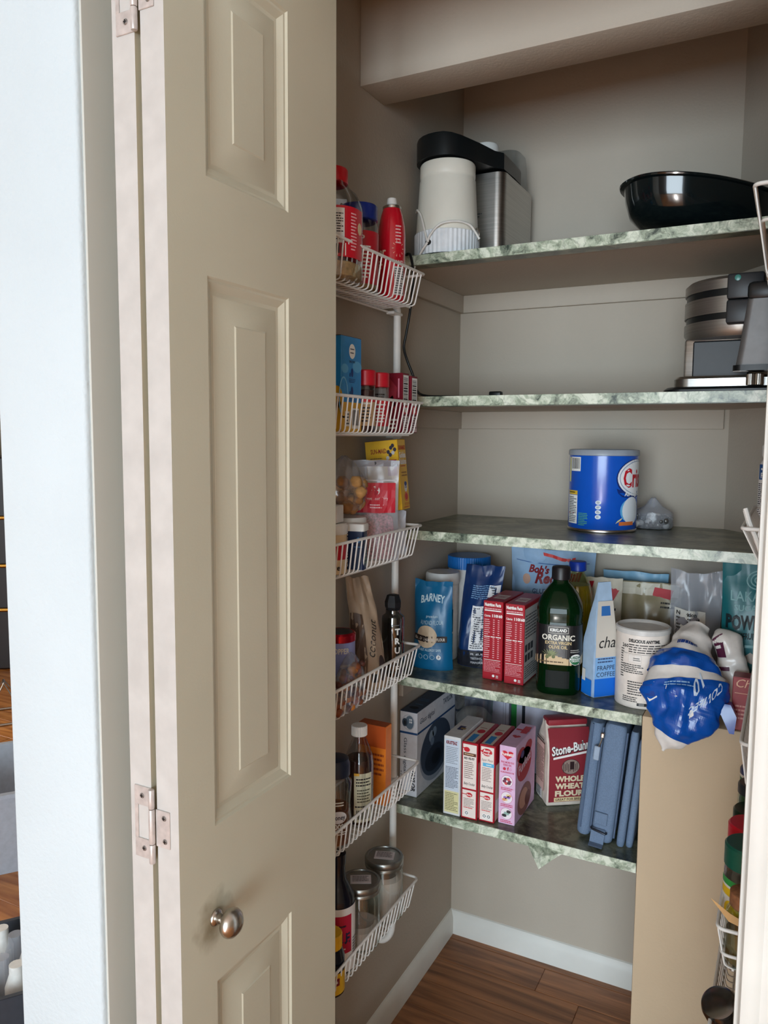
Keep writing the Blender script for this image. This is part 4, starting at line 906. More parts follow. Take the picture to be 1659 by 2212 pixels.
pr.text('Glass digital', 0.011, 0.140, 0.0082, (40, 50, 70), 1, rot=-90, width=0.085, bold=0.0).lines(0.003, 0.02, 0.006, 0.06, 6, (120, 124, 130)); pr.text('TAYLOR', 0.030, 0.066, 0.0105, BLK, 1, rot=-90, width=0.052, bold=0.03, shear=0.2); pr.build(root)
pr = Print(Rr); pr.rect(0, 0.150, 0.23, 0.155, DB)
pr.text('Glass digital', 0.014, 0.172, 0.013, (50, 66, 92), 1, width=0.085, bold=0.0, shear=0.15).text('TAYLOR', 0.150, 0.178, 0.014, (50, 66, 92), 1, width=0.06)
pr.disc(0.108, 0.080, 0.092, 0.072, (150, 158, 172), 0, n=36).disc(0.110, 0.086, 0.090, 0.066, (58, 72, 92), 1, n=36).disc(0.100, 0.064, 0.056, 0.032, (34, 44, 60), 2, n=28).disc(0.11, 0.062, 0.028, 0.018, (16, 22, 32), 3).disc(0.080, 0.122, 0.014, 0.014, (140, 156, 172), 3).disc(0.098, 0.128, 0.012, 0.012, (120, 140, 160), 3).disc(0.085, 0.108, 0.011, 0.010, (110, 128, 150), 4); pr.build(root)
pr = Print(T); pr.lines(0.014, 0.05, 0.034, 0.060, 1, (90, 130, 170), 1).lines(0.01, 0.08, 0.035, 0.10, 2, (80, 120, 160)).disc(0.022, 0.03, 0.012, 0.008, (18, 30, 44), 1).build(root)

root, F, Rr, T, L = carton('appliance_box', 'white box printed with berries at the back of the lowest shelf', 'box', -0.722, -0.602, 1.845, 1.915, z5, 0.268, mat('white_blue_card', (206, 210, 230), rough=0.4))
pr = Print(F); pr.rect(0.004, 0.262, 0.112, 0.2628, (60, 64, 90)).rect(0.1112, 0.10, 0.112, 0.2628, (60, 64, 90)).rect(0.004, 0.256, 0.106, 0.2566, (60, 64, 90)).rect(0.1054, 0.10, 0.106, 0.2566, (60, 64, 90))
for i in range(11): pr.disc(0.030+0.006*i, 0.236-0.0006*(i-3)**2+0.004*math.sin(i*2.0), 0.0056, 0.0062, (54, 84, 92) if i < 8 else (24, 70, 140), 1+i % 3, n=12)
for u, v in ((0.088, 0.222), (0.098, 0.214), (0.10, 0.236)): pr.disc(u, v, 0.0062, 0.0078, (22, 66, 138), 3, n=14)
pr.disc(0.020, 0.240, 0.009, 0.004, (70, 110, 60), 1).build(root)
root, F, Rr, T, L = carton('appliance_box', 'white box with a green spine stripe at the back, behind the flour bag', 'box', -0.597, -0.395, 1.850, 1.915, z5, 0.262, mat('pale_lilac_card', (200, 202, 220), rough=0.4))
pr = Print(F); pr.rect(0.000, 0, 0.014, 0.262, (40, 140, 66)).rect(0.014, 0, 0.028, 0.262, (190, 196, 214)).rect(0.028, 0, 0.036, 0.262, (24, 30, 44)).rect(0.05, 0.252, 0.16, 0.256, (170, 60, 80)).build(root)
t = thing('deli_container', 'clear plastic container with rounded rim between the scale box and white mix box', 'container', (-0.668, 1.772, z5))
lathe_part(t, 'container_body', [(0.036, 0), (0.038, 0.003), (0.049, 0.205), (0.052, 0.207), (0.052, 0.210), (0.048, 0.209), (0.037, 0.006), (0.01, 0.005)], CLEAR, caps=False)
lathe_part(t, 'contents', [(0.034, 0.006), (0.044, 0.15), (0.030, 0.166), (0.005, 0.170)], mat('offwhite_powder', (206, 200, 192), rough=0.8, bump=0.4, bscale=60))

root, F, Rr, T, L = carton('baking_mix_box', 'pale grey-blue baking mix box, leftmost of the four upright mix boxes', 'box', -0.6535, -0.6135, 1.550, 1.690, z5, 0.180, mat('pale_box_card', (214, 216, 216), rough=0.45))
pr = Print(F); pr.rect(0.003, 0.057, 0.037, 0.174, (196, 208, 222)).rect(0.003, 0.006, 0.037, 0.055, (214, 210, 160)).text('KRUSTEAZ', 0.006, 0.163, 0.0072, (120, 24, 36), 1, width=0.026, bold=0.05)
pr.lines(0.005, 0.062, 0.035, 0.112, 15, (90, 100, 116)).lines(0.006, 0.118, 0.034, 0.158, 10, (110, 120, 134), fill=0.3).lines(0.005, 0.010, 0.035, 0.052, 11, (120, 116, 84)).build(root)
pr = Print(T); pr.rect(0.012, 0.045, 0.026, 0.070, (40, 44, 90)).rect(0.018, 0.05, 0.030, 0.06, (150, 120, 60), 1).build(root)
CRM = (232, 220, 212)
for i, (xa, xb, ya) in enumerate(((-0.611, -0.5735, 1.551), (-0.5715, -0.5355, 1.556))):
    root, F, Rr, T, L = carton('cake_mix_box', ['red and cream cake mix box with a brown ribbon, second upright mix box', 'red and cream cake mix box with a sky blue flag, third upright mix box'][i], 'box', xa, xb, ya, ya+0.135, z5, 0.174, RB, group='cake mix boxes')
    w = xb-xa; pr = Print(F)
    pr.rect(0.003, 0.070, w-0.003, 0.170, CRM).rect(0.003, 0.004, w-0.003, 0.066, CRM)
    if i == 0:
        pr.disc(0.012, 0.158, 0.007, 0.0055, RED, 2).rect(0.003, 0.160, 0.008, 0.162, RED, 1).rect(0.004, 0.144, w-0.004, 0.151, (92, 52, 36), 2).lines(0.007, 0.1455, 0.028, 0.1500, 1, (220, 190, 150), 3)
        pr.text('RED VELVET', 0.006, 0.136, 0.0046, BLK, 1, width=0.024, bold=0.04)
    else:
        pr.disc(0.017, 0.158, 0.012, 0.0085, RED, 2, n=24).rect(0.002, 0.158, 0.008, 0.161, RED, 1).text('Betty', 0.017, 0.159, 0.0052, WHITE, 3, 'c', shear=0.3).text('Crocker', 0.017, 0.152, 0.0052, WHITE, 3, 'c', shear=0.3)
        pr.text('Super Moist', 0.005, 0.138, 0.0058, (110, 50, 50), 1, width=0.026, shear=0.3, bold=0.0).rect(0.008, 0.126, w-0.002, 0.134, (96, 178, 216), 2).lines(0.016, 0.128, 0.028, 0.132, 1, WHITE, 3)
    pr.lines(0.006, 0.092, 0.028, 0.124 if i else 0.132, 9, (120, 96, 90), fill=0.35).text('Betty Crocker', 0.006, 0.078, 0.0062, (40, 24, 24), 1, width=0.026, shear=0.3, bold=0.01)
    pr.disc(0.019, 0.056, 0.0075, 0.005, RED, 2).rect(0.003, 0.0555, 0.013, 0.057, RED, 1).text('Betty', 0.019, 0.054, 0.0038, WHITE, 3, 'c')
    pr.lines(0.006, 0.028, 0.030, 0.048, 6, (110, 96, 92), fill=0.35).lines(0.006, 0.024, 0.028, 0.028, 1, RED)
    for q in range(1+i): pr.rect(0.009+0.010*q, 0.008, 0.018+0.010*q, 0.018, (236, 236, 234), 1).ring(0.0135+0.010*q, 0.0135, 0.0034, 0.0034, 0.0012, BLK, 2, n=10)
    pr.build(root)
    pr = Print(T); pr.rect(0.003, 0.002, w-0.008, 0.132, (214, 202, 186)).rect(0.008, 0.006, 0.022, 0.052, (40, 130, 196), 1).disc(0.018, 0.072, 0.009, 0.012, RED, 1).lines(0.008, 0.09, 0.024, 0.098, 1, (150, 80, 70), 1).build(root)
    pr = Print(Rr); pr.rect(0.004, 0.004, 0.130, 0.130, (206, 190, 170)).rect(0.02, 0.14, 0.11, 0.168, (150, 18, 34), 0).rect(0.008, 0.02, 0.03, 0.05, (232, 232, 230), 1).build(root)
PK = mat('pink_card', (222, 184, 216), rough=0.4)
root, F, Rr, T, L = carton('cake_mix_box', 'pink cake mix box with red heart logo, rightmost of the upright mix boxes', 'box', -0.530, -0.493, 1.567, 1.712, z5, 0.176, PK, group='cake mix boxes')
def heart(pr, u, v, s, col, layer, sv=None):
    sv = sv or s; pts = []
    for k in range(28):
        a = 2*PI*k/28; x = 16*math.sin(a)**3; y = 13*math.cos(a)-5*math.cos(2*a)-2*math.cos(3*a)-math.cos(4*a); pts.append((u+s*x/17, v+sv*y/17))
    pr.mb.add([pr.P(u, v, layer)]+[pr.P(a, b, layer) for a, b in pts], [(0, k+1, (k+1) % 28+1) for k in range(28)], pr.mi(col)); return pr
pr = Print(F); heart(pr, 0.0185, 0.157, 0.0145, (206, 34, 54), 0, 0.012); pr.text('Funfetti', 0.0185, 0.155, 0.0072, WHITE, 1, 'c', width=0.027, bold=0.03)
pr.text('FIND MORE FUN', 0.0185, 0.138, 0.0042, (200, 50, 90), 1, 'c', width=0.029).text('IDEAS ON:', 0.0185, 0.132, 0.0042, (200, 50, 90), 1, 'c', width=0.018)
pr.disc(0.012, 0.125, 0.0034, 0.0034, (200, 40, 70), 1).text('f', 0.018, 0.1225, 0.007, (200, 40, 70), 1, bold=0.05).ring(0.0255, 0.125, 0.0032, 0.0032, 0.0008, (220, 110, 170), 1, n=4).text('PILLSBURYBAKING.COM', 0.0185, 0.116, 0.003, (200, 50, 90), 1, 'c', width=0.03)
for i, (v, cc) in enumerate(((0.098, ((120, 50, 80), (206, 80, 80), (90, 60, 70))), (0.061, ((220, 150, 110), (232, 200, 150), (150, 110, 180))), (0.025, ((44, 40, 46), (150, 180, 170), (60, 54, 60))))):
    pr.disc(0.0185, v, 0.0132, 0.0132, (196, 90, 140), 0, n=24).disc(0.0185, v, 0.0125, 0.0125, (234, 226, 232), 1, n=24)
    for q in range(6): pr.disc(0.0185+0.006*math.cos(q*1.1), v+0.0055*math.sin(q*1.1+i), 0.0042, 0.0034, cc[q % 3], 2+q % 2, n=10)
    pr.lines(0.005, v-0.0215, 0.032, v-0.0145, 2, (200, 50, 90), 1)
pr.build(root)
pr = Print(Rr); heart(pr, 0.062, 0.142, 0.058, (186, 30, 50), 0, 0.030); pr.disc(0.062, 0.118, 0.052, 0.036, (186, 30, 50), 0, n=28).text('Funfetti', 0.064, 0.112, 0.020, (232, 200, 214), 2, 'c', width=0.088, rot=8, bold=0.03).disc(0.045, 0.146, 0.012, 0.008, (60, 50, 120), 2)
pr.disc(0.068, 0.036, 0.050, 0.034, (150, 96, 92), 0, n=26).disc(0.060, 0.040, 0.030, 0.022, (206, 150, 130), 1).disc(0.09, 0.03, 0.02, 0.016, (120, 60, 60), 2); pr.build(root)
pr = Print(T); pr.rect(0.004, 0.10, 0.034, 0.108, (206, 40, 60)).rect(0.018, 0.085, 0.033, 0.13, (206, 34, 54), 1); heart(pr, 0.018, 0.06, 0.010, (190, 40, 60), 1); pr.build(root)

# paper flour bag
t = thing('flour_bag', 'red and cream whole wheat flour paper bag with folded top on the lowest shelf', 'bag', (-0.436, 1.748, z5), 36)
b = MB(); rings = []; FW, FD = 0.051, 0.034
def fl_ring(z, w, d, dx=0, dy=0, k=1.0):
    pts = []
    for x, y in ((-1, -1), (-0.5, -1.04), (0, -1.06), (0.5, -1.04), (1, -1), (1.0, -0.4), (0.97, 0), (1.0, 0.4), (1, 1), (0.5, 1.04), (0, 1.05), (-0.5, 1.04), (-1, 1), (-1.0, 0.4), (-0.97, 0), (-1.0, -0.4)):
        px_, py_ = x*w+dx, y*d+dy
        pts.append((px_+0.003*k*jitter((px_*30, py_*30, z*26), 1, 3), py_+0.0035*k*jitter((px_*30, py_*34, z*30), 1, 8), z+0.0025*k*jitter((px_*20, py_*20, z), 1, 5)))
    return pts
for z, w, d, k in ((0.0012, 0.97, 0.95, 0.1), (0.006, 1.0, 1.0, 0.6), (0.04, 1.01, 1.03, 1), (0.08, 1.02, 1.04, 1), (0.12, 1.0, 1.0, 1), (0.150, 0.98, 0.90, 1.2), (0.168, 0.97, 0.70, 1.4), (0.182, 0.96, 0.42, 1.4), (0.192, 0.95, 0.25, 1.2)): rings.append(fl_ring(z, FW*w, FD*d, 0, 0.004*max(0, z-0.14)/0.05, k))
b.loft(rings); FP = mat('cream_flour_paper', (226, 214, 200), rough=0.6, bump=0.25, bscale=50); b.build('paper_bag', FP, t, smooth=0.7)
b = MB(); b.rbox(-0.047, -0.022, 0.184, 0.047, 0.016, 0.199, 0.004, 2); b.build('folded_top', mat('red_flour_paper', (146, 40, 50), rough=0.55, bump=0.25, bscale=50), t, smooth=0.6)
def SFl(u, v, off):
    d = 1.0 if v < 0.12 else (1.0-0.10*(v-0.12)/0.03 if v < 0.15 else max(0.25, 0.90-0.2*(v-0.15)/0.018*1.05))
    return (u, -FD*d*1.07-0.0032-off, v)
pr = Print(SFl); FR = (142, 42, 52)
pr.rect(-0.049, 0.012, 0.049, 0.180, FR, 0, n=2, m=16, rough=0.55)
pr.text('Stone-Buhr', -0.042, 0.120, 0.020, (28, 20, 24), 2, width=0.092, rot=9, bold=0.06, shear=0.2).text('Stone-Buhr', -0.043, 0.1212, 0.020, WHITE, 3, width=0.092, rot=9, bold=0.03, shear=0.2)
pr.poly([(-0.040, 0.112), (0.044, 0.125), (0.044, 0.130), (-0.040, 0.117)], WHITE, 2).disc(0.002, 0.094, 0.0215, 0.018, (40, 26, 28), 1, n=26).disc(0.002, 0.094, 0.0205, 0.017, (150, 130, 120), 2, n=26)
for i in range(9): pr.rect(-0.016+0.004*i, 0.082+0.002*(i % 3), -0.0145+0.004*i, 0.104-0.003*(i % 2), (52, 34, 34), 3)
pr.rect(0.000, 0.088, 0.010, 0.106, (46, 26, 28), 4)
for i, (s, v) in enumerate((('WHOLE', 0.060), ('WHEAT', 0.043), ('FLOUR', 0.026))): pr.text(s, -0.034, v, 0.0125, (228, 212, 180), 2, width=0.070, bold=0.05)
pr.rect(-0.036, 0.013, 0.046, 0.0225, (226, 206, 160), 1).text('GREAT FOR BREADS', -0.033, 0.0150, 0.0055, (90, 40, 36), 2, width=0.074, bold=0.02); pr.build(t)
pr = Print(lambda u, v, off: (-FW*1.01-0.0028-off, -u, v)); pr.rect(-0.028, 0.030, 0.022, 0.142, (214, 178, 166), 0).lines(-0.025, 0.05, 0.020, 0.130, 20, (90, 60, 60)).rect(-0.028, 0.143, 0.026, 0.145, (80, 50, 50), 1).lines(-0.022, 0.147, 0.018, 0.154, 1, (60, 40, 40)).barcode(-0.025, 0.010, 0.01, 0.034, vert=True).build(t)

# lunch bag
t = thing('lunch_bag', 'slate blue zippered fabric bag standing on end beside the half wall', 'bag', (-0.319, 1.655, z5+0.003), 2, ry=5.2)
FB = mat('slate_blue_fabric', (104, 124, 150), rough=0.8, var=0.08, scale=400, bump=0.3, bscale=900); ZT = mat('zip_tape', (82, 100, 126), rough=0.7)
def slab(name, x0, x1, y0, y1, h, m, r, par=None):
    b = MB(); pl = rrect(x0, y0, x1, y1, min(r, (x1-x0)*0.48), 5); rg = []
    for z, k in ((0.002, 0.80), (0.005, 0.93), (0.014, 1.0), (h*0.5, 1.02), (h-0.014, 1.0), (h-0.005, 0.93), (h-0.002, 0.80)):
        rg.append([((x-(x0+x1)/2)*k+(x0+x1)/2, (y-(y0+y1)/2)*(0.9+0.1*k)+(y0+y1)/2, z) for x, y in pl])
    b.loft(rg); return b.build(name, m, par or t, smooth=1.0)
slab('front_pocket', -0.050, -0.020, -0.066, 0.15, 0.250, FB, 0.014)
slab('main_body', -0.018, 0.026, -0.074, 0.16, 0.258, FB, 0.010)
slab('back_pocket', 0.034, 0.050, -0.072, 0.15, 0.252, FB, 0.007)
slab('back_panel', 0.0515, 0.066, -0.064, 0.15, 0.235, FB, 0.007)
b = MB()
for x in (-0.0415, -0.0195, 0.0285): b.tube([(x, -0.066 if x < -0.02 else -0.0725, 0.018), (x, -0.068 if x < -0.02 else -0.0745, 0.13), (x, -0.066 if x < -0.02 else -0.0725, 0.246)], 0.0019, 6)
b.build('zip_tapes', ZT, t, smooth=0.9)
b = MB(); b.rbox(-0.023, -0.080, 0.224, -0.015, -0.073, 0.236, 0.002, 1); b.tube([(-0.019, -0.079, 0.226), (-0.021, -0.081, 0.214), (-0.024, -0.080, 0.204)], 0.0016, 6); b.build('zip_slider', CHROME, t, smooth=0.7)
b = MB(); b.rbox(-0.032, -0.0825, 0.176, -0.020, -0.0785, 0.206, 0.0015, 1); b.build('zip_pull', mat('pale_blue_tag', (150, 166, 186), rough=0.6), t, smooth=0.6)
b = MB(); b.rbox(-0.014, -0.0782, 0.040, 0.012, -0.0752, 0.066, 0.0012, 1); b.build('patch', FB, t, smooth=0.6)
b = MB(); b.tube([(-0.018, -0.0785, 0.030), (-0.016, -0.083, 0.030), (0.012, -0.084, 0.026), (0.014, -0.079, 0.026)], 0.0022, 8); b.build('strap_ring', mat('gunmetal', (70, 76, 86), rough=0.35, metal=0.8), t, smooth=0.8)
b = MB(); pr0 = [(-0.0795, 0.030), (-0.0815, 0.022), (-0.083, 0.010), (-0.086, 0.003), (-0.097, 0.0012), (-0.101, 0.0015)]
b.loft([[(-0.017, y, z), (0.011, y, z-0.001 if z > 0.004 else z), (0.011, y+0.003, z+0.001), (-0.017, y+0.003, z+0.001)] for y, z in pr0]); b.build('strap', FB, t, smooth=0.6)

# ================================================================ contents of the left rack
F1, F2, F3, F4, F5, F6 = [z-0.062+0.0016 for z in RZ]
t = thing('nut_jar', 'clear peanut jar with red cap and red label in the top left basket', 'jar', (-0.716, 1.176, F1), 8)
lathe_part(t, 'jar_body', [(0.046, 0), (0.050, 0.004), (0.050, 0.118), (0.048, 0.130), (0.039, 0.148), (0.027, 0.158), (0.0245, 0.166)], CLEAR, seg=40, p=2.6)
lathe_part(t, 'screw_cap', [(0.0235, 0.162), (0.0262, 0.164), (0.0262, 0.186), (0.024, 0.189), (0.004, 0.1895)], mat('red_cap', (200, 28, 40), rough=0.35))
lathe_part(t, 'peanuts', [(0.043, 0.003), (0.0475, 0.006), (0.0475, 0.028), (0.030, 0.036), (0.004, 0.038)], mat('peanut', (196, 160, 110), rough=0.7, var=0.25, scale=90, bump=0.8, bscale=120), seg=24, p=2.6)
pr = Print(SQ(0.0506, 2.6), 0.0005); pr.rect(-0.055, 0.034, 0.075, 0.116, (200, 26, 44), 0, n=28, rough=0.35).rect(0.000, 0.056, 0.034, 0.112, (232, 232, 230), 1, n=8).lines(0.002, 0.060, 0.032, 0.105, 11, (50, 50, 54), 2).rect(0.002, 0.085, 0.030, 0.086, BLK, 2)
pr.barcode(0.000, 0.036, 0.036, 0.056, layer=1).lines(0.044, 0.045, 0.056, 0.108, 12, (240, 180, 185), 1).disc(0.066, 0.085, 0.007, 0.010, (232, 210, 170), 1).build(t)
t = thing('nut_jar', 'jar with dark blue cap and red label behind the peanut jar', 'jar', (-0.722, 1.278, F1), 0)
lathe_part(t, 'jar_body', [(0.034, 0), (0.036, 0.003), (0.036, 0.115), (0.033, 0.125), (0.030, 0.130)], CLEAR)
lathe_part(t, 'label_sleeve', [(0.0363, 0.012), (0.0363, 0.105)], mat('red_sleeve', (186, 30, 44), rough=0.4), caps=False)
lathe_part(t, 'filling', [(0.030, 0.004), (0.034, 0.006), (0.034, 0.10), (0.01, 0.105)], mat('tan_filling', (170, 130, 80), rough=0.7))
lathe_part(t, 'screw_cap', [(0.031, 0.126), (0.0345, 0.128), (0.0345, 0.152), (0.032, 0.155), (0.004, 0.1555)], mat('navy_cap', (26, 44, 120), rough=0.35))
pr = Print(cyl(0.0365, 40)); pr.text('P', -0.004, 0.085, 0.012, WHITE).lines(-0.004, 0.02, 0.016, 0.08, 9, WHITE).build(t)
t = thing('spray_can', 'red cooking spray can with white nozzle, rightmost in the top left basket', 'can', (-0.716, 1.398, F1), 0)
RC = 0.0268
lathe_part(t, 'can_body', [(0.0245, 0), (RC, 0.002), (RC, 0.128), (0.0255, 0.146), (0.0215, 0.166), (0.0170, 0.180)], mat('red_gloss_metal', (202, 22, 40), rough=0.2, coat=0.5), seg=36)
lathe_part(t, 'collar', [(0.0165, 0.178), (0.0182, 0.179), (0.0182, 0.183), (0.014, 0.186), (0.008, 0.187)], CHROME)
lathe_part(t, 'nozzle', [(0.0095, 0.184), (0.0098, 0.190), (0.0088, 0.199), (0.0065, 0.2005), (0.002, 0.201)], WPL)
pr = Print(cyl(RC, 30)); pr.text('er', -0.030, 0.088, 0.014, (240, 214, 190), 1, bold=0.03).text('AND FRY', 0.006, 0.072, 0.006, WHITE, 1)
for i in range(10):
    a = math.radians(i*36); pr.poly([(0.012+0.008*math.cos(a), 0.100+0.010*math.sin(a)), (0.012+0.0125*math.cos(a-0.05), 0.100+0.016*math.sin(a-0.05)), (0.012+0.0125*math.cos(a+0.05), 0.100+0.016*math.sin(a+0.05))], (244, 200, 180), 1)
pr.lines(0.006, 0.108, 0.018, 0.145, 6, (240, 190, 190)).lines(-0.03, 0.06, -0.02, 0.08, 3, (230, 170, 120)).rect(0.004, 0.012, 0.026, 0.066, (226, 226, 226), 1, n=5).lines(0.005, 0.014, 0.025, 0.064, 11, (60, 60, 70), 2).build(t)
t = thing('price_tag', 'small white tag with dark mark leaning behind the peanut jar', 'tag', (-0.752, 1.262, F1+0.002), 40)
b = MB(); b.box(-0.012, -0.0006, 0, 0.012, 0.0006, 0.166); b.build('card', PAPERW, t, smooth=0)
Print(plane((-0.012, -0.0006, 0), (1, 0, 0), (0, 0, 1), (0, -1, 0))).disc(0.014, 0.154, 0.003, 0.005, (60, 40, 40)).build(t)

# second basket
root, F, Rr, T, L = carton('snack_box', 'bright blue carton with round white logo in the second left basket', 'box', -0.755, -0.696, 1.172, 1.243, F2, 0.166, mat('sky_blue_card', (34, 136, 206), rough=0.35), top=mat('brown_card', (70, 58, 50), rough=0.6))
pr = Print(Rr); pr.rect(0, 0, 0.071, 0.052, (222, 170, 40)).disc(0.037, 0.141, 0.011, 0.013, WHITE, 1, n=20).lines(0.030, 0.135, 0.044, 0.148, 2, NAVY, 2, fill=0.3).text('DIRECTIONS', 0.037, 0.121, 0.004, NAVY, 1, 'c', width=0.020)
for v in (0.10, 0.068): pr.disc(0.037, v+0.004, 0.004, 0.008, (16, 50, 120), 1, n=10).disc(0.030, v, 0.0022, 0.004, (16, 50, 120), 1, n=8).lines(0.026, v-0.014, 0.048, v-0.006, 3, (16, 60, 130), 1)
pr.disc(0.055, 0.115, 0.016, 0.010, (90, 170, 220), 0).disc(0.012, 0.11, 0.012, 0.008, (90, 170, 220), 0).ring(0.008, 0.06, 0.016, 0.036, 0.003, (120, 190, 232), 0).barcode(0.036, 0.006, 0.062, 0.042, layer=1).rect(0.012, 0.01, 0.028, 0.036, (236, 232, 220), 1).lines(0.014, 0.012, 0.026, 0.034, 4, BLK, 2); pr.build(root)
Print(F).rect(0, 0, 0.059, 0.052, (222, 170, 40)).disc(0.05, 0.06, 0.012, 0.02, (222, 170, 40)).build(root)
SPR = mat('spice_red_cap', (196, 26, 44), rough=0.35)
for i, (y, hz, lab, cont) in enumerate(((1.288, 0.115, 'spice jar with red cap and dark brown contents, next to the blue carton', (70, 30, 26)), (1.343, 0.114, 'spice jar with red cap and pale label, second from the blue carton', (170, 160, 140)))):
    t = thing('spice_jar', lab, 'jar', (-0.712, y, F2), 0, 'red-capped spice jars')
    lathe_part(t, 'jar_body', [(0.0175, 0), (0.0185, 0.002), (0.0185, 0.086), (0.016, 0.090)], CLEAR)
    lathe_part(t, 'filling', [(0.016, 0.002), (0.0172, 0.004), (0.0172, 0.078 if i == 0 else 0.060), (0.004, 0.08 if i == 0 else 0.062)], mat('spice_%d' % i, cont, rough=0.8))
    lathe_part(t, 'screw_cap', [(0.0175, 0.086), (0.0192, 0.087), (0.0192, hz-0.002), (0.0175, hz), (0.003, hz)], SPR)
    pr = Print(cyl(0.0188, 30)); pr.rect(-0.030, 0.012, 0.030, 0.064, (206, 170, 130) if i == 0 else (196, 40, 52), 0, n=14).rect(-0.030, 0.056, 0.030, 0.066, (214, 50, 56), 1, n=14).lines(-0.010, 0.018, 0.010, 0.048, 5, BLK if i == 0 else WHITE, 2).lines(-0.012, 0.050, 0.012, 0.056, 1, WHITE, 2); pr.build(t)
t = thing('spice_jar', 'small pale label spice jar with green mark wedged before the dark red boxes', 'jar', (-0.737, 1.388, F2))
lathe_part(t, 'jar_body', [(0.0155, 0), (0.0165, 0.002), (0.0165, 0.084), (0.014, 0.09), (0.004, 0.091)], PAPERW); pr = Print(cyl(0.0168, 30)); pr.rect(-0.012, 0.02, 0.012, 0.042, (60, 130, 80), 0, n=4).lines(-0.012, 0.046, 0.012, 0.078, 6, BLK).build(t)
DR2 = mat('dark_red_card', (120, 18, 38), rough=0.4)
for i, (ya, yb, xb) in enumerate(((1.408, 1.437, -0.694), (1.440, 1.469, -0.690))):
    root, F, Rr, T, L = carton('gelatin_box', ['dark red dessert mix box with barcode, left one of the pair', 'dark red dessert mix box with barcode, rightmost in the second left basket'][i], 'box', -0.756, xb, ya, yb, F2, 0.1185-0.004*i, DR2, group='dark red dessert boxes')
    pr = Print(Rr); pr.barcode(0.002, 0.056, 0.026, 0.115-0.004*i, vert=True).rect(0.002, 0.038, 0.026, 0.054, (206, 40, 60)).rect(0.009, 0.041, 0.019, 0.051, WHITE, 1).rect(0.002, 0.002, 0.026, 0.034, (222, 200, 204), 0).lines(0.004, 0.004, 0.024, 0.032, 6, (90, 30, 50), 1).build(root)
    if i == 0: pr = Print(F); pr.poly([(0.01, 0.10), (0.045, 0.05), (0.05, 0.09), (0.03, 0.112)], (150, 40, 56)).poly([(0.02, 0.06), (0.05, 0.045), (0.04, 0.075)], (170, 60, 70)).rect(0.052, 0.070, 0.055, 0.108, (220, 140, 160), 1).lines(0.02, 0.006, 0.05, 0.03, 3, WHITE).build(root)

# third basket
YC = mat('yellow_card', (226, 180, 40), rough=0.4)
t = thing('food_bag', 'white back of a folded pouch propping up the yellow raisin box', 'bag', (-0.722, 1.422, F3), 20)
S = pouch(t, 0.060, 0.090, 0.030, mat('white_film', (206, 212, 222), rough=0.35, bump=0.2, bscale=40), seal=0.05, wr=0.003, seed=31, wtop=0.95)
root, F, Rr, T, L = carton('raisin_box', 'yellow raisin box leaning at right end of the third left basket', 'box', -0.758, -0.688, 1.392, 1.438, F3+0.092, 0.142, YC, rz=6, ry=-5.5, top=mat('brown_card', (70, 58, 50)))
pr = Print(Rr); RD = (186, 50, 30); pr.text('SUN-MAID', 0.023, 0.121, 0.0088, RD, 1, 'c', width=0.037, bold=0.03).text('Golden', 0.023, 0.105, 0.0115, WHITE, 1, 'c', width=0.036, bold=0.04).text('Raisins', 0.023, 0.092, 0.0115, WHITE, 1, 'c', width=0.038, bold=0.04).lines(0.008, 0.086, 0.036, 0.090, 1, RD).lines(0.010, 0.066, 0.042, 0.078, 2, (150, 100, 30))
pr.disc(0.028, 0.046, 0.009, 0.011, (228, 228, 222), 1).disc(0.028, 0.052, 0.007, 0.0045, (40, 60, 130), 2).text('USA', 0.028, 0.043, 0.005, (40, 60, 130), 2, 'c').disc(0.028, 0.026, 0.0105, 0.0095, (206, 50, 44), 1).ring(0.028, 0.026, 0.009, 0.008, 0.0008, (240, 200, 120), 2)
for i in range(4): pr.ring(0.018+0.0075*i, 0.011, 0.0028, 0.0028, 0.001, RD, 1, n=10)
pr.text('sunmaid.com', 0.026, 0.0035, 0.004, RD, 1, 'c', width=0.03); pr.build(root)
pr = Print(F); pr.text('SUN-MAID', 0.012, 0.116, 0.0095, (150, 50, 30), 1, width=0.034, bold=0.02).lines(0.010, 0.094, 0.036, 0.108, 4, (90, 80, 60)).rect(0.046, 0.070, 0.066, 0.102, (170, 40, 44), 1).disc(0.055, 0.088, 0.006, 0.007, (214, 170, 120), 2)
for q, (u, v) in enumerate(((0.048, 0.106), (0.054, 0.112), (0.050, 0.118), (0.060, 0.116), (0.064, 0.122), (0.056, 0.126), (0.046, 0.099), (0.060, 0.130))): pr.disc(u, v, 0.0035, 0.004, (44, 40, 60) if q % 3 else (200, 200, 200), 2)
pr.build(root)
t = thing('sprinkle_pouch', 'clear zip pouch of pink sprinkles with red label in the third left basket', 'pouch', (-0.716, 1.338, F3), 30)
S = pouch(t, 0.092, 0.196, 0.026, BAGC, seal=0.22, wr=0.002, seed=33)
lathe_part(t, 'sprinkles', [(0.70, 0.003), (0.86, 0.008), (0.88, 0.05), (0.8, 0.085), (0.3, 0.095)], mat('pink_sprinkles', (226, 140, 150), rough=0.6, var=0.5, scale=260, bump=0.8, bscale=300), sx=0.042, sy=0.009, seg=24)
pr = Print(S, 0.0008); pr.rect(-0.044, 0.184, 0.044, 0.1955, mat('grey_seal', (136, 134, 140), rough=0.3), 0, n=6, m=2).rect(-0.042, 0.094, 0.040, 0.152, (196, 26, 50), 0, n=10, m=4, rough=0.3).disc(0.0, 0.137, 0.0085, 0.009, (234, 226, 224), 1, n=20).disc(0.0, 0.139, 0.0025, 0.003, (170, 20, 44), 2).poly([(-0.005, 0.129), (0.005, 0.129), (0.0015, 0.137), (-0.0015, 0.137)], (170, 20, 44), 2)
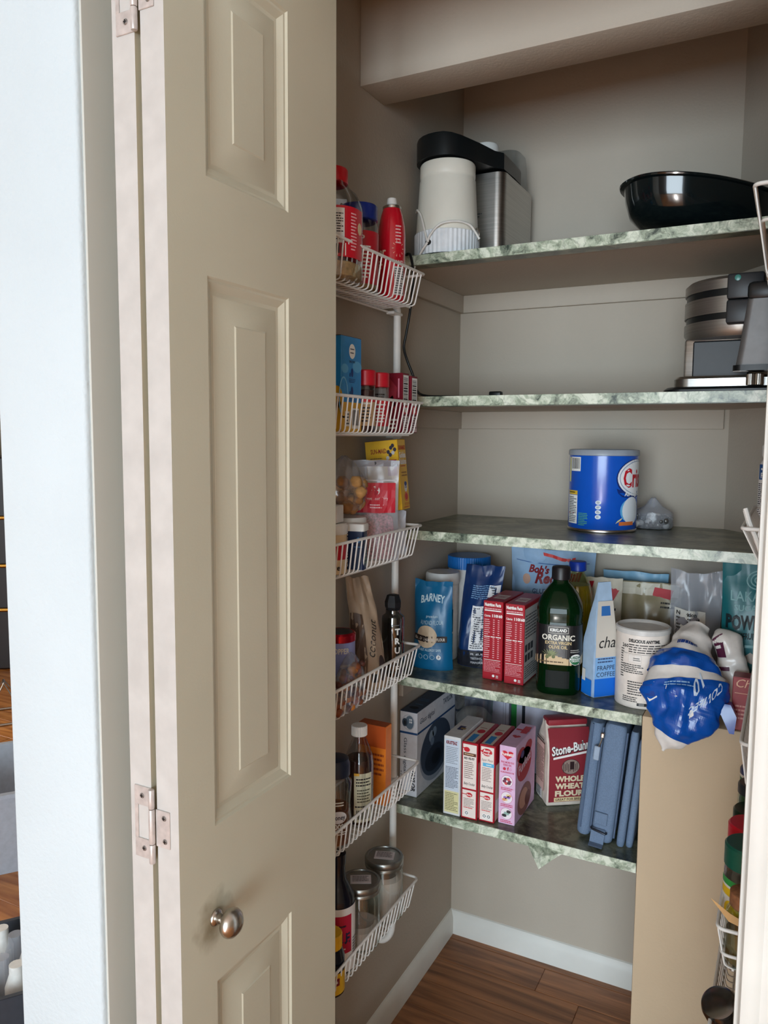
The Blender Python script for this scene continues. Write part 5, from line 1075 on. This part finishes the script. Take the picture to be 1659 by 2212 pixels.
pr.text('Sweet Tooth Fairy', 0.001, 0.119, 0.006, (240, 220, 222), 1, 'c', width=0.048, bold=0.0).lines(-0.012, 0.102, 0.016, 0.112, 2, (236, 190, 196)).disc(-0.002, 0.190, 0.003, 0.003, (40, 40, 44), 1).rect(-0.042, 0.1555, 0.042, 0.158, (206, 206, 210), 1, n=6); pr.build(t)
t = thing('snack_bag', 'clear bag of golden brown crouton chunks lying on the jars', 'bag', (-0.727, 1.236, F3+0.100), 25, ry=0)
lumps(t, 'chunks', [mat('toasted_chunk', (196, 150, 92), rough=0.8, var=0.2, scale=80), mat('toasted_chunk_dark', (150, 104, 60), rough=0.8, var=0.2, scale=80)], 34, (-0.028, -0.018, 0.010, 0.030, 0.020, 0.060), 0.008, 0.014, 8)
def blob(root, name, m, sx, sy, sz, seed, wr=0.006, tip=0.0):
    b = MB(); rings = []
    for j in range(11):
        f = -PI/2+PI*j/10; z = sz*math.sin(f); r = max(0.03, math.cos(f))**0.7; sh = tip*max(0, j-6)/4
        rings.append([(sx*r*math.cos(2*PI*k/22)*(1-0.3*sh)+wr*jitter((k, j, 1), 0.8, seed), sy*r*math.sin(2*PI*k/22)*(1-0.5*sh)+wr*jitter((k, j, 4), 0.8, seed+1), z+sz+sz*sh) for k in range(22)])
    b.loft(rings); return b.build(name, m, root, smooth=1.0)
blob(t, 'plastic_bag', BAG2, 0.042, 0.030, 0.038, 5, tip=0.8)
t = thing('sprinkle_jar', 'jar with wide white flip lid and red green sprinkles, third left basket', 'jar', (-0.731, 1.262, F3))
lathe_part(t, 'jar_body', [(0.0285, 0), (0.030, 0.002), (0.030, 0.066)], mat('sprinkle_mix', (150, 70, 66), rough=0.5, var=0.9, scale=220))
lathe_part(t, 'flip_lid', [(0.031, 0.064), (0.0325, 0.066), (0.0325, 0.088), (0.0305, 0.0915), (0.01, 0.092)], WPL)
t = thing('baking_powder_jar', 'rectangular navy container with white lid at the front of the third basket', 'container', (-0.700, 1.228, F3), 12)
b = MB(); pl = rrect(-0.0205, -0.014, 0.0205, 0.014, 0.004, 4); b.loft([[(x, y, z) for x, y in pl] for z in (0.0005, 0.072)]); b.build('jar_body', mat('navy_plastic', (22, 40, 76), rough=0.4), t, smooth=0.7)
b = MB(); pl = rrect(-0.0225, -0.016, 0.0225, 0.016, 0.004, 4); b.loft([[(x, y, z) for x, y in pl] for z in (0.071, 0.081)]+[[(x*0.93, y*0.92, 0.084) for x, y in pl]]); b.build('lid', WPL, t, smooth=0.7)
pr = Print(plane((-0.0205, -0.014, 0), (1, 0, 0), (0, 0, 1), (0, -1, 0))); pr.text('CREAM of TARTAR', 0.012, 0.005, 0.007, WHITE, 1, rot=90, width=0.064, bold=0.03).disc(0.032, 0.055, 0.004, 0.005, (60, 130, 190), 1).rect(0.024, 0.042, 0.040, 0.043, (90, 150, 200), 1).build(t)
Print(plane((0.0205, -0.014, 0), (0, 1, 0), (0, 0, 1), (1, 0, 0))).disc(0.014, 0.055, 0.005, 0.006, (40, 110, 180)).lines(0.004, 0.01, 0.024, 0.035, 4, (90, 130, 110)).build(t)
t = thing('frosting_jar', 'white and red round container with tan base at near end of the third left basket', 'jar', (-0.716, 1.172, F3))
lathe_part(t, 'jar_body', [(0.026, 0), (0.028, 0.002), (0.028, 0.072)], mat('cream_label', (222, 200, 160), rough=0.5)); lathe_part(t, 'label_band', [(0.0283, 0.026), (0.0283, 0.052)], SPR, caps=False)
lathe_part(t, 'lid', [(0.0285, 0.070), (0.0298, 0.072), (0.0298, 0.086), (0.027, 0.089), (0.005, 0.0895)], WPL); Print(cyl(0.0286, 30)).text('clove', -0.012, 0.008, 0.010, BLK).rect(-0.008, 0.056, 0.008, 0.066, RED, 0, n=4).build(t)
root, F, Rr, T, L = carton('food_color_box', 'small white food colour box lying on the red and white container', 'box', -0.734, -0.698, 1.156, 1.186, F3+0.090, 0.030, PAPERW, rz=8)
Print(F).text('Food Color', 0.003, 0.018, 0.007, RED, 1, width=0.030, bold=0.0).rect(0.016, 0.003, 0.019, 0.012, RED).rect(0.021, 0.003, 0.024, 0.012, (30, 70, 150)).rect(0.026, 0.003, 0.029, 0.012, (30, 120, 70)).rect(0, 0, 0.008, 0.012, (232, 220, 150)).build(root)

# fourth basket
t = thing('coconut_bag', 'crumpled kraft and brown coconut bag in the fourth left basket', 'bag', (-0.722, 1.322, F4), 48)
S = pouch(t, 0.084, 0.218, 0.052, mat('kraft_film', (170, 150, 128), rough=0.45, bump=0.2, bscale=40), seal=0.12, wr=0.005, seed=41, lean=0.02, wtop=0.55, sway=-0.018)
pr = Print(S, 0.0008); pr.rect(-0.041, 0.004, -0.010, 0.150, mat('brown_film', (96, 78, 66), rough=0.4), 0, n=4, m=10).text('coconut', 0.018, 0.100, 0.022, (46, 38, 34), 1, 'c', rot=72, width=0.072, bold=0.0, shear=0.2).rect(0.004, 0.076, 0.014, 0.094, (120, 104, 88), 1).rect(0.0048, 0.077, 0.0132, 0.093, (176, 156, 132), 2).disc(0.028, 0.040, 0.010, 0.026, (56, 44, 42), 1).rect(0.000, 0.014, 0.014, 0.032, (20, 28, 34), 1).disc(0.007, 0.025, 0.005, 0.006, (60, 140, 190), 2).build(t)
t = thing('truffle_bottle', 'dark glass sauce bottle with faceted black cap, rightmost in the fourth left basket', 'bottle', (-0.716, 1.418, F4))
lathe_part(t, 'bottle_body', [(0.0215, 0), (0.0235, 0.003), (0.0235, 0.118), (0.0225, 0.124), (0.0165, 0.129), (0.0155, 0.131), (0.0155, 0.138)], clear('smoke_glass', (150, 160, 162), gloss=0.4))
lathe_part(t, 'sauce', [(0.019, 0.003), (0.0225, 0.005), (0.0225, 0.113), (0.003, 0.114)], mat('black_sauce', (20, 24, 32), rough=0.25))
lathe_part(t, 'faceted_cap', [(0.0145, 0.138), (0.0172, 0.144), (0.0176, 0.154), (0.013, 0.168), (0.006, 0.170)], mat('matte_black', (20, 22, 26), rough=0.5), seg=7, sm=0)
pr = Print(cyl(0.0238, 30), 0.0004)
for i, ch in enumerate('TRUFF'): pr.text(ch, 0.008, 0.090-0.0195*i, 0.0125, WHITE, 1, 'c', bold=0.04)
pr.lines(-0.004, 0.108, 0.012, 0.111, 1, (120, 120, 124)).build(t)
t = thing('wafer_tin', 'lavender tin with red metallic lid in the fourth left basket', 'can', (-0.729, 1.222, F4))
lathe_part(t, 'tin_body', [(0.029, 0), (0.030, 0.002), (0.030, 0.118)], mat('lavender_label', (150, 160, 214), rough=0.4)); lathe_part(t, 'lid', [(0.030, 0.117), (0.0312, 0.118), (0.0312, 0.130), (0.028, 0.1335), (0.026, 0.133), (0.004, 0.132)], mat('red_foil_lid', (170, 20, 40), rough=0.2, metal=0.6))
lathe_part(t, 'lid_disc', [(0.0255, 0.1325), (0.025, 0.1335), (0.003, 0.1336)], DPL); Print(cyl(0.0302, 34)).text('TOPPER', -0.018, 0.098, 0.010, (232, 226, 214), 1, width=0.036, bold=0.03).lines(0.0, 0.05, 0.02, 0.08, 3, (220, 220, 235)).build(t)
t = thing('sauce_jar', 'black-capped jar with cream label at near end of the fourth left basket', 'jar', (-0.729, 1.142, F4))
lathe_part(t, 'jar_body', [(0.025, 0), (0.0265, 0.002), (0.0265, 0.092), (0.022, 0.100)], mat('cream_label2', (206, 196, 176), rough=0.5)); lathe_part(t, 'screw_cap', [(0.024, 0.099), (0.026, 0.10), (0.026, 0.126), (0.023, 0.1285), (0.003, 0.129)], BLACK_PL); Print(cyl(0.0268, 36)).text('REA', -0.014, 0.080, 0.009, BLK).lines(-0.012, 0.05, 0.018, 0.072, 3, (110, 100, 80)).build(t)
t = thing('dried_fruit_bag', 'clear bag of amber dried fruit at the front of the fourth left basket', 'bag', (-0.683, 1.182, F4), 0)
lumps(t, 'dried_fruit', [mat('dried_apricot', (196, 120, 44), rough=0.45, var=0.2), mat('raisin_brown', (92, 50, 40), rough=0.5, var=0.2), mat('dried_date', (130, 70, 40), rough=0.45)], 64, (-0.004, -0.046, 0.008, 0.004, 0.044, 0.080), 0.006, 0.009, 12)
blob(t, 'plastic_bag', BAG2, 0.0125, 0.056, 0.042, 15, wr=0.002, tip=0.6)

# fifth basket
t = thing('honey_bottle', 'clear honey bottle with dark navy cap at near end of the fifth left basket', 'bottle', (-0.711, 1.180, F5))
lathe_part(t, 'bottle_body', [(0.026, 0), (0.030, 0.004), (0.031, 0.04), (0.027, 0.075), (0.029, 0.100), (0.030, 0.118), (0.024, 0.127), (0.022, 0.131)], CLEAR); lathe_part(t, 'honey', [(0.022, 0.004), (0.0285, 0.007), (0.0295, 0.04), (0.026, 0.070), (0.004, 0.072)], mat('honey_amber', (120, 60, 30), rough=0.2))
lathe_part(t, 'flip_cap', [(0.024, 0.130), (0.0265, 0.131), (0.0265, 0.152), (0.024, 0.156), (0.024, 0.161), (0.020, 0.163), (0.003, 0.1632)], mat('navy_cap_dark', (24, 36, 60), rough=0.4))
pr = Print(cyl(0.0315, 36), 0.0006); pr.disc(0.002, 0.062, 0.016, 0.0115, (232, 232, 236), 0, n=22).text('Honey', -0.010, 0.058, 0.009, NAVY, 1, width=0.025).text('100%', -0.010, 0.040, 0.010, WHITE, 0, width=0.026, bold=0.03).lines(-0.008, 0.028, 0.02, 0.036, 2, WHITE, 0).lines(-0.006, 0.082, 0.012, 0.092, 2, WHITE, 0).build(t)
t = thing('syrup_bottle', 'brown vinegar bottle with white cap and yellowed label, fifth left basket', 'bottle', (-0.711, 1.268, F5))
lathe_part(t, 'bottle_body', [(0.025, 0), (0.0275, 0.004), (0.0275, 0.118), (0.0255, 0.134), (0.018, 0.156), (0.0125, 0.170), (0.0118, 0.178)], CLEAR, p=2.3); lathe_part(t, 'syrup', [(0.022, 0.004), (0.0262, 0.006), (0.0262, 0.118), (0.024, 0.130), (0.003, 0.131)], mat('brown_syrup', (62, 32, 26), rough=0.15), p=2.3)
ribbed(t, 'screw_cap', 0.0152, 0.175, 0.194, WPL, n=24, dr=0.0003)
pr = Print(cyl(0.0278, 38), 0.0008); pr.rect(-0.014, 0.012, 0.022, 0.108, (206, 204, 176), 0, n=8).rect(-0.014, 0.104, -0.004, 0.109, (232, 180, 60), 1, n=2).lines(-0.010, 0.082, 0.020, 0.100, 3, BLK, 1).lines(-0.008, 0.050, 0.018, 0.078, 5, (80, 78, 60), 1).lines(-0.012, 0.040, 0.018, 0.046, 1, BLK, 1).barcode(-0.012, 0.014, 0.020, 0.038, layer=1).build(t)
root, F, Rr, T, L = carton('cereal_box', 'bright orange carton behind the syrup bottle, fifth left basket', 'box', -0.758, -0.694, 1.346, 1.372, F5, 0.165, mat('orange_card', (232, 130, 40), rough=0.4), top=mat('brown_orange_card', (170, 80, 30)))
Print(F).rect(0.0, 0.120, 0.064, 0.165, (190, 84, 30)).lines(0.02, 0.06, 0.06, 0.11, 5, (150, 66, 30)).build(root)

# sixth basket
LIDM = mat('zinc_lid', (150, 150, 146), rough=0.3, metal=0.9)
for i, (x, y, fillh, lab) in enumerate(((-0.716, 1.386, 0.088, 'mason jar of pale powder, note on its lid, rightmost in lowest basket'), (-0.716, 1.284, 0.040, 'glass mason jar nearly empty, note on the lid, next to the syrup bottle'))):
    t = thing('mason_jar', lab, 'jar', (x, y, F6), 10*i, 'mason jars in the lowest basket'); R = 0.0395
    lathe_part(t, 'glass_jar', [(0.034, 0), (R-0.001, 0.004), (R, 0.012), (R, 0.100), (R-0.003, 0.110), (0.0365, 0.114), (0.0365, 0.118)], GLASS, seg=36)
    lathe_part(t, 'powder', [(0.033, 0.004), (R-0.002, 0.010), (R-0.002, fillh), (0.028, fillh+0.006), (0.01, fillh+0.002)], mat('pale_powder', (222, 202, 194), rough=0.85, bump=0.4, bscale=70), seg=30)
    lathe_part(t, 'screw_band', [(0.0385, 0.112), (0.0405, 0.113), (0.0405, 0.117), (0.0392, 0.119), (0.0408, 0.122), (0.0408, 0.129), (0.039, 0.132), (0.0345, 0.1325), (0.034, 0.1305)], LIDM, seg=40, caps=False)
    lathe_part(t, 'lid_disc', [(0.0365, 0.1285), (0.0345, 0.1305), (0.003, 0.1307)], LIDM, seg=36)
    b = MB(); b.box(-0.020, -0.014, 0.1309, 0.021, 0.016, 0.1314); n_ = b.build('paper_note', mat('note_paper', (214, 206, 208), rough=0.7), t, smooth=0); n_.rotation_euler = (0, 0, 0.35)
    pr = Print(plane((-0.020, -0.014, 0.1314), (1, 0, 0), (0, 1, 0), (0, 0, 1))); pr.lines(0.004, 0.006, 0.036, 0.027, 4, (96, 90, 96)).build(n_)
t = thing('syrup_bottle', 'dark syrup bottle with white and red label in the lowest left basket', 'bottle', (-0.721, 1.204, F6))
lathe_part(t, 'bottle_body', [(0.030, 0), (0.033, 0.004), (0.033, 0.130), (0.031, 0.146), (0.022, 0.164), (0.015, 0.178), (0.014, 0.205), (0.016, 0.206), (0.016, 0.225), (0.004, 0.227)], mat('dark_navy_plastic', (16, 20, 36), rough=0.2), sx=1.0)
pr = Print(cyl(0.0333, 36), 0.0005); pr.rect(-0.05, 0.006, 0.05, 0.132, (232, 230, 230), 0, n=22).rect(-0.05, 0.044, 0.026, 0.118, (186, 24, 60), 1, n=18).text('MAPLE', -0.034, 0.064, 0.020, NAVY, 2, width=0.056, bold=0.04).lines(-0.02, 0.05, 0.012, 0.056, 1, WHITE, 2).lines(-0.006, 0.094, 0.016, 0.102, 1, (40, 20, 50), 2).lines(0.030, 0.03, 0.042, 0.07, 7, (60, 60, 70), 2).build(t)
t = thing('mustard_bottle', 'navy bottle with yellow cap and yellow label in the lowest left basket', 'bottle', (-0.698, 1.140, F6))
lathe_part(t, 'bottle_body', [(0.024, 0), (0.0265, 0.003), (0.0265, 0.070), (0.022, 0.084), (0.020, 0.088)], mat('dark_navy_plastic', (16, 20, 36), rough=0.2)); lathe_part(t, 'label_sleeve', [(0.0268, 0.006), (0.0268, 0.046)], mat('yellow_sleeve', (222, 176, 40), rough=0.4), caps=False)
ribbed(t, 'yellow_cap', 0.0215, 0.086, 0.112, mat('yellow_cap', (232, 176, 28), rough=0.35), n=26, dr=0.0004); Print(cyl(0.0270, 36)).rect(-0.016, 0.024, 0.016, 0.038, (120, 20, 40), 0, n=6).lines(-0.010, 0.026, 0.012, 0.036, 1, WHITE, 1).build(t)
t = thing('spice_tub', 'short white-lidded tub behind the yellow-capped bottle in the lowest left basket', 'tub', (-0.735, 1.138, F6))
lathe_part(t, 'tub_body', [(0.012, 0), (0.0125, 0.12)], WPL); lathe_part(t, 'lid', [(0.020, 0.12), (0.022, 0.122), (0.022, 0.150), (0.019, 0.153), (0.003, 0.1535)], WPL)

# bucket on the floor
t = thing('floor_bucket', 'white bucket standing on the pantry floor below the left rack', 'bucket', (-0.690, 1.225, 0.0005))
lathe_part(t, 'bucket_body', [(0.060, 0), (0.064, 0.003), (0.071, 0.118), (0.074, 0.120), (0.074, 0.126), (0.070, 0.126), (0.062, 0.006), (0.01, 0.005)], WPL, seg=40, caps=False)

# ================================================================ contents of the right rack
G1 = 0.698-0.066+0.0016
def shaker(x, y, r, h, capc, body, lab, name='spice_jar', caph=0.026, green=False):
    t = thing(name, lab, 'jar', (x, y, G1), 0, 'spice jars in the right rack')
    lathe_part(t, 'jar_body', [(r*0.93, 0), (r, 0.003), (r, h-caph-0.006), (r*0.9, h-caph)], body)
    lathe_part(t, 'screw_cap', [(r*0.95, h-caph), (r*1.02, h-caph+0.001), (r*1.02, h-0.003), (r*0.94, h), (0.003, h)], mat('cap_%d_%d_%d' % capc, capc, rough=0.35))
    return t
t = shaker(-0.026, 1.236, 0.034, 0.148, (16, 84, 66), CLEAR, 'large grated cheese shaker with dark green cap in the right rack', 'cheese_shaker', 0.034)
lathe_part(t, 'filling', [(0.030, 0.004), (0.0325, 0.006), (0.0325, 0.09), (0.003, 0.092)], mat('grey_cheese', (170, 160, 140), rough=0.8)); pr = Print(cyl(0.0343, -8)); pr.rect(-0.05, 0.02, 0.05, 0.098, (232, 228, 220), 0, n=20).rect(-0.05, 0.088, 0.05, 0.098, (50, 150, 70), 1, n=20).rect(-0.05, 0.072, 0.05, 0.084, (236, 196, 30), 1, n=20).text('FREE', -0.012, 0.075, 0.007, (180, 30, 30), 2).disc(-0.018, 0.05, 0.014, 0.016, (236, 196, 30), 1).rect(0.0, 0.04, 0.02, 0.07, (200, 30, 36), 1, n=4).build(t)
shaker(-0.026, 1.308, 0.034, 0.146, (206, 22, 44), mat('jar_amber', (120, 70, 40), rough=0.4), 'jar with bright red cap behind the green-capped shaker', caph=0.030)
shaker(-0.026, 1.376, 0.031, 0.140, (26, 56, 34), mat('jar_olive', (90, 84, 50), rough=0.4), 'jar with dark forest green cap behind the red-capped jar')
t = shaker(-0.026, 1.436, 0.028, 0.160, (40, 42, 46), GLASS, 'glass jar of golden contents with dark metal lid in the right rack', caph=0.018)
lathe_part(t, 'filling', [(0.023, 0.004), (0.0255, 0.006), (0.0255, 0.11), (0.003, 0.112)], mat('golden_filling', (150, 104, 40), rough=0.5))
t = shaker(-0.028, 1.494, 0.026, 0.165, (30, 44, 90), mat('green_red_label', (40, 110, 70), rough=0.4), 'slim can with blue top and white rim at far end of the right rack', caph=0.012)
lathe_part(t, 'white_rim', [(0.0256, 0.148), (0.0262, 0.150), (0.0262, 0.156)], WPL, caps=False); lathe_part(t, 'red_band', [(0.0254, 0.112), (0.0254, 0.134)], SPR, caps=False)
t = thing('cork_jar', 'small glass jar with brown cork lid and paper collar, right rack', 'jar', (-0.026, 1.172, G1))
lathe_part(t, 'jar_body', [(0.0235, 0), (0.0255, 0.003), (0.0255, 0.078), (0.021, 0.086)], GLASS); lathe_part(t, 'filling', [(0.021, 0.004), (0.024, 0.006), (0.024, 0.05), (0.003, 0.052)], mat('herb_filling', (130, 110, 70), rough=0.8))
lathe_part(t, 'cork_lid', [(0.019, 0.084), (0.0215, 0.087), (0.0215, 0.106), (0.019, 0.108), (0.003, 0.1085)], mat('cork', (150, 100, 66), rough=0.8, var=0.2, scale=120))
b = MB(); b.add([(-0.046, -0.012, 0.092), (-0.020, -0.030, 0.074), (0.012, -0.031, 0.066), (0.012, -0.029, 0.074), (-0.018, -0.027, 0.084)], [(0, 1, 4), (1, 2, 3, 4)]); b.build('paper_collar', mat('kraft_paper', (214, 168, 110), rough=0.7), t, smooth=0)
t = thing('sauce_jar', 'tan sauce jar with dark green cap in the top right basket', 'jar', (-0.016, 1.205, 1.706-0.112+0.0016))
lathe_part(t, 'jar_body', [(0.025, 0), (0.027, 0.003), (0.027, 0.128), (0.023, 0.140)], mat('tan_sauce', (190, 140, 104), rough=0.3)); ribbed(t, 'screw_cap', 0.0275, 0.138, 0.168, mat('bottle_green_cap', (20, 50, 46), rough=0.4), n=30, dr=0.0004)
G2 = 0.545-0.062+0.0016
t = thing('steel_cup', 'brushed steel measuring cup tipped in the lowest right basket', 'cup', (-0.036, 1.192, G2+0.036), 0, rx=24, ry=-24)
lathe_part(t, 'cup_body', [(0.003, -0.020), (0.026, -0.022), (0.0285, -0.026), (0.0300, -0.026), (0.0275, 0.046), (0.025, 0.052), (0.021, 0.054), (0.003, 0.0545)], mat('dark_steel', (120, 118, 116), rough=0.22, metal=1.0), seg=40)

# ================================================================ glimpse of the kitchen past the left wall
t = thing('storage_tub', 'pale grey plastic storage tub on the wooden kitchen floor', 'tub', (-2.24, 1.70, 0.0005), -36)
b = MB(); o_ = rrect(-0.22, -0.30, 0.22, 0.30, 0.04); b.loft([[(x*0.86, y*0.88, 0) for x, y in o_], [(x, y, 0.26) for x, y in o_], [(x*1.06, y*1.05, 0.262) for x, y in o_], [(x*1.06, y*1.05, 0.275) for x, y in o_], [(x*0.97, y*0.97, 0.275) for x, y in o_], [(x*0.84, y*0.86, 0.012) for x, y in o_]]); b.build('tub_body', mat('grey_tub_plastic', (170, 176, 186), rough=0.4), t, smooth=0.6)
t = thing('dish_bin', 'dark grey bin of clear plastic pieces on the kitchen floor by the white wall', 'bin', (-1.56, 1.16, 0.0005), -36)
b = MB(); o_ = rrect(-0.15, -0.13, 0.15, 0.13, 0.03); b.loft([[(x*0.9, y*0.9, 0) for x, y in o_], [(x, y, 0.15) for x, y in o_], [(x*1.03, y*1.03, 0.155) for x, y in o_], [(x*0.96, y*0.96, 0.155) for x, y in o_], [(x*0.86, y*0.86, 0.01) for x, y in o_]]); b.build('bin_body', mat('charcoal_bin', (62, 66, 74), rough=0.45), t, smooth=0.6)
for i in range(5):
    lathe_part(t, 'plastic_piece', [(0.024, 0.012), (0.026, 0.02), (0.026, 0.13), (0.016, 0.16), (0.016, 0.18)], BAGC if i % 2 else WPL, c=(-0.08+0.04*i, -0.05+0.03*(i % 3), 0), seg=16)
t = thing('dark_cabinet', 'dark cabinet with brass rails far back in the kitchen', 'cabinet', (-4.2, 3.15, 0.0005), 35)
b = MB(); b.rbox(-0.6, -0.25, 0.0, 0.6, 0.25, 1.25, 0.01, 1); b.build('cabinet_body', mat('dark_walnut', (36, 28, 26), rough=0.3), t, smooth=0.5)
BR = mat('brass', (200, 150, 70), rough=0.3, metal=1.0)
for z in (0.36, 0.62, 0.9): b = MB(); b.tube([(-0.55, -0.262, z), (0.55, -0.262, z)], 0.012, 8); b.build('brass_rail', BR, t, smooth=0.8)
t = thing('wire_stand', 'thin silver wire stand on the kitchen floor', 'stand', (-3.35, 2.43, 0.0005), -36)
b = MB()
for s in (-1, 1):
    b.tube([(s*0.12, -0.12, 0.006), (s*0.12, 0.12, 0.006)], 0.006, 8); b.tube([(s*0.12, -0.10, 0.006), (s*0.03, 0, 0.18), (s*0.12, 0.10, 0.006)], 0.006, 8)
b.tube([(-0.03, 0, 0.18), (0.03, 0, 0.18)], 0.006, 8); b.build('wire_frame', CHROME, t, smooth=0.9)
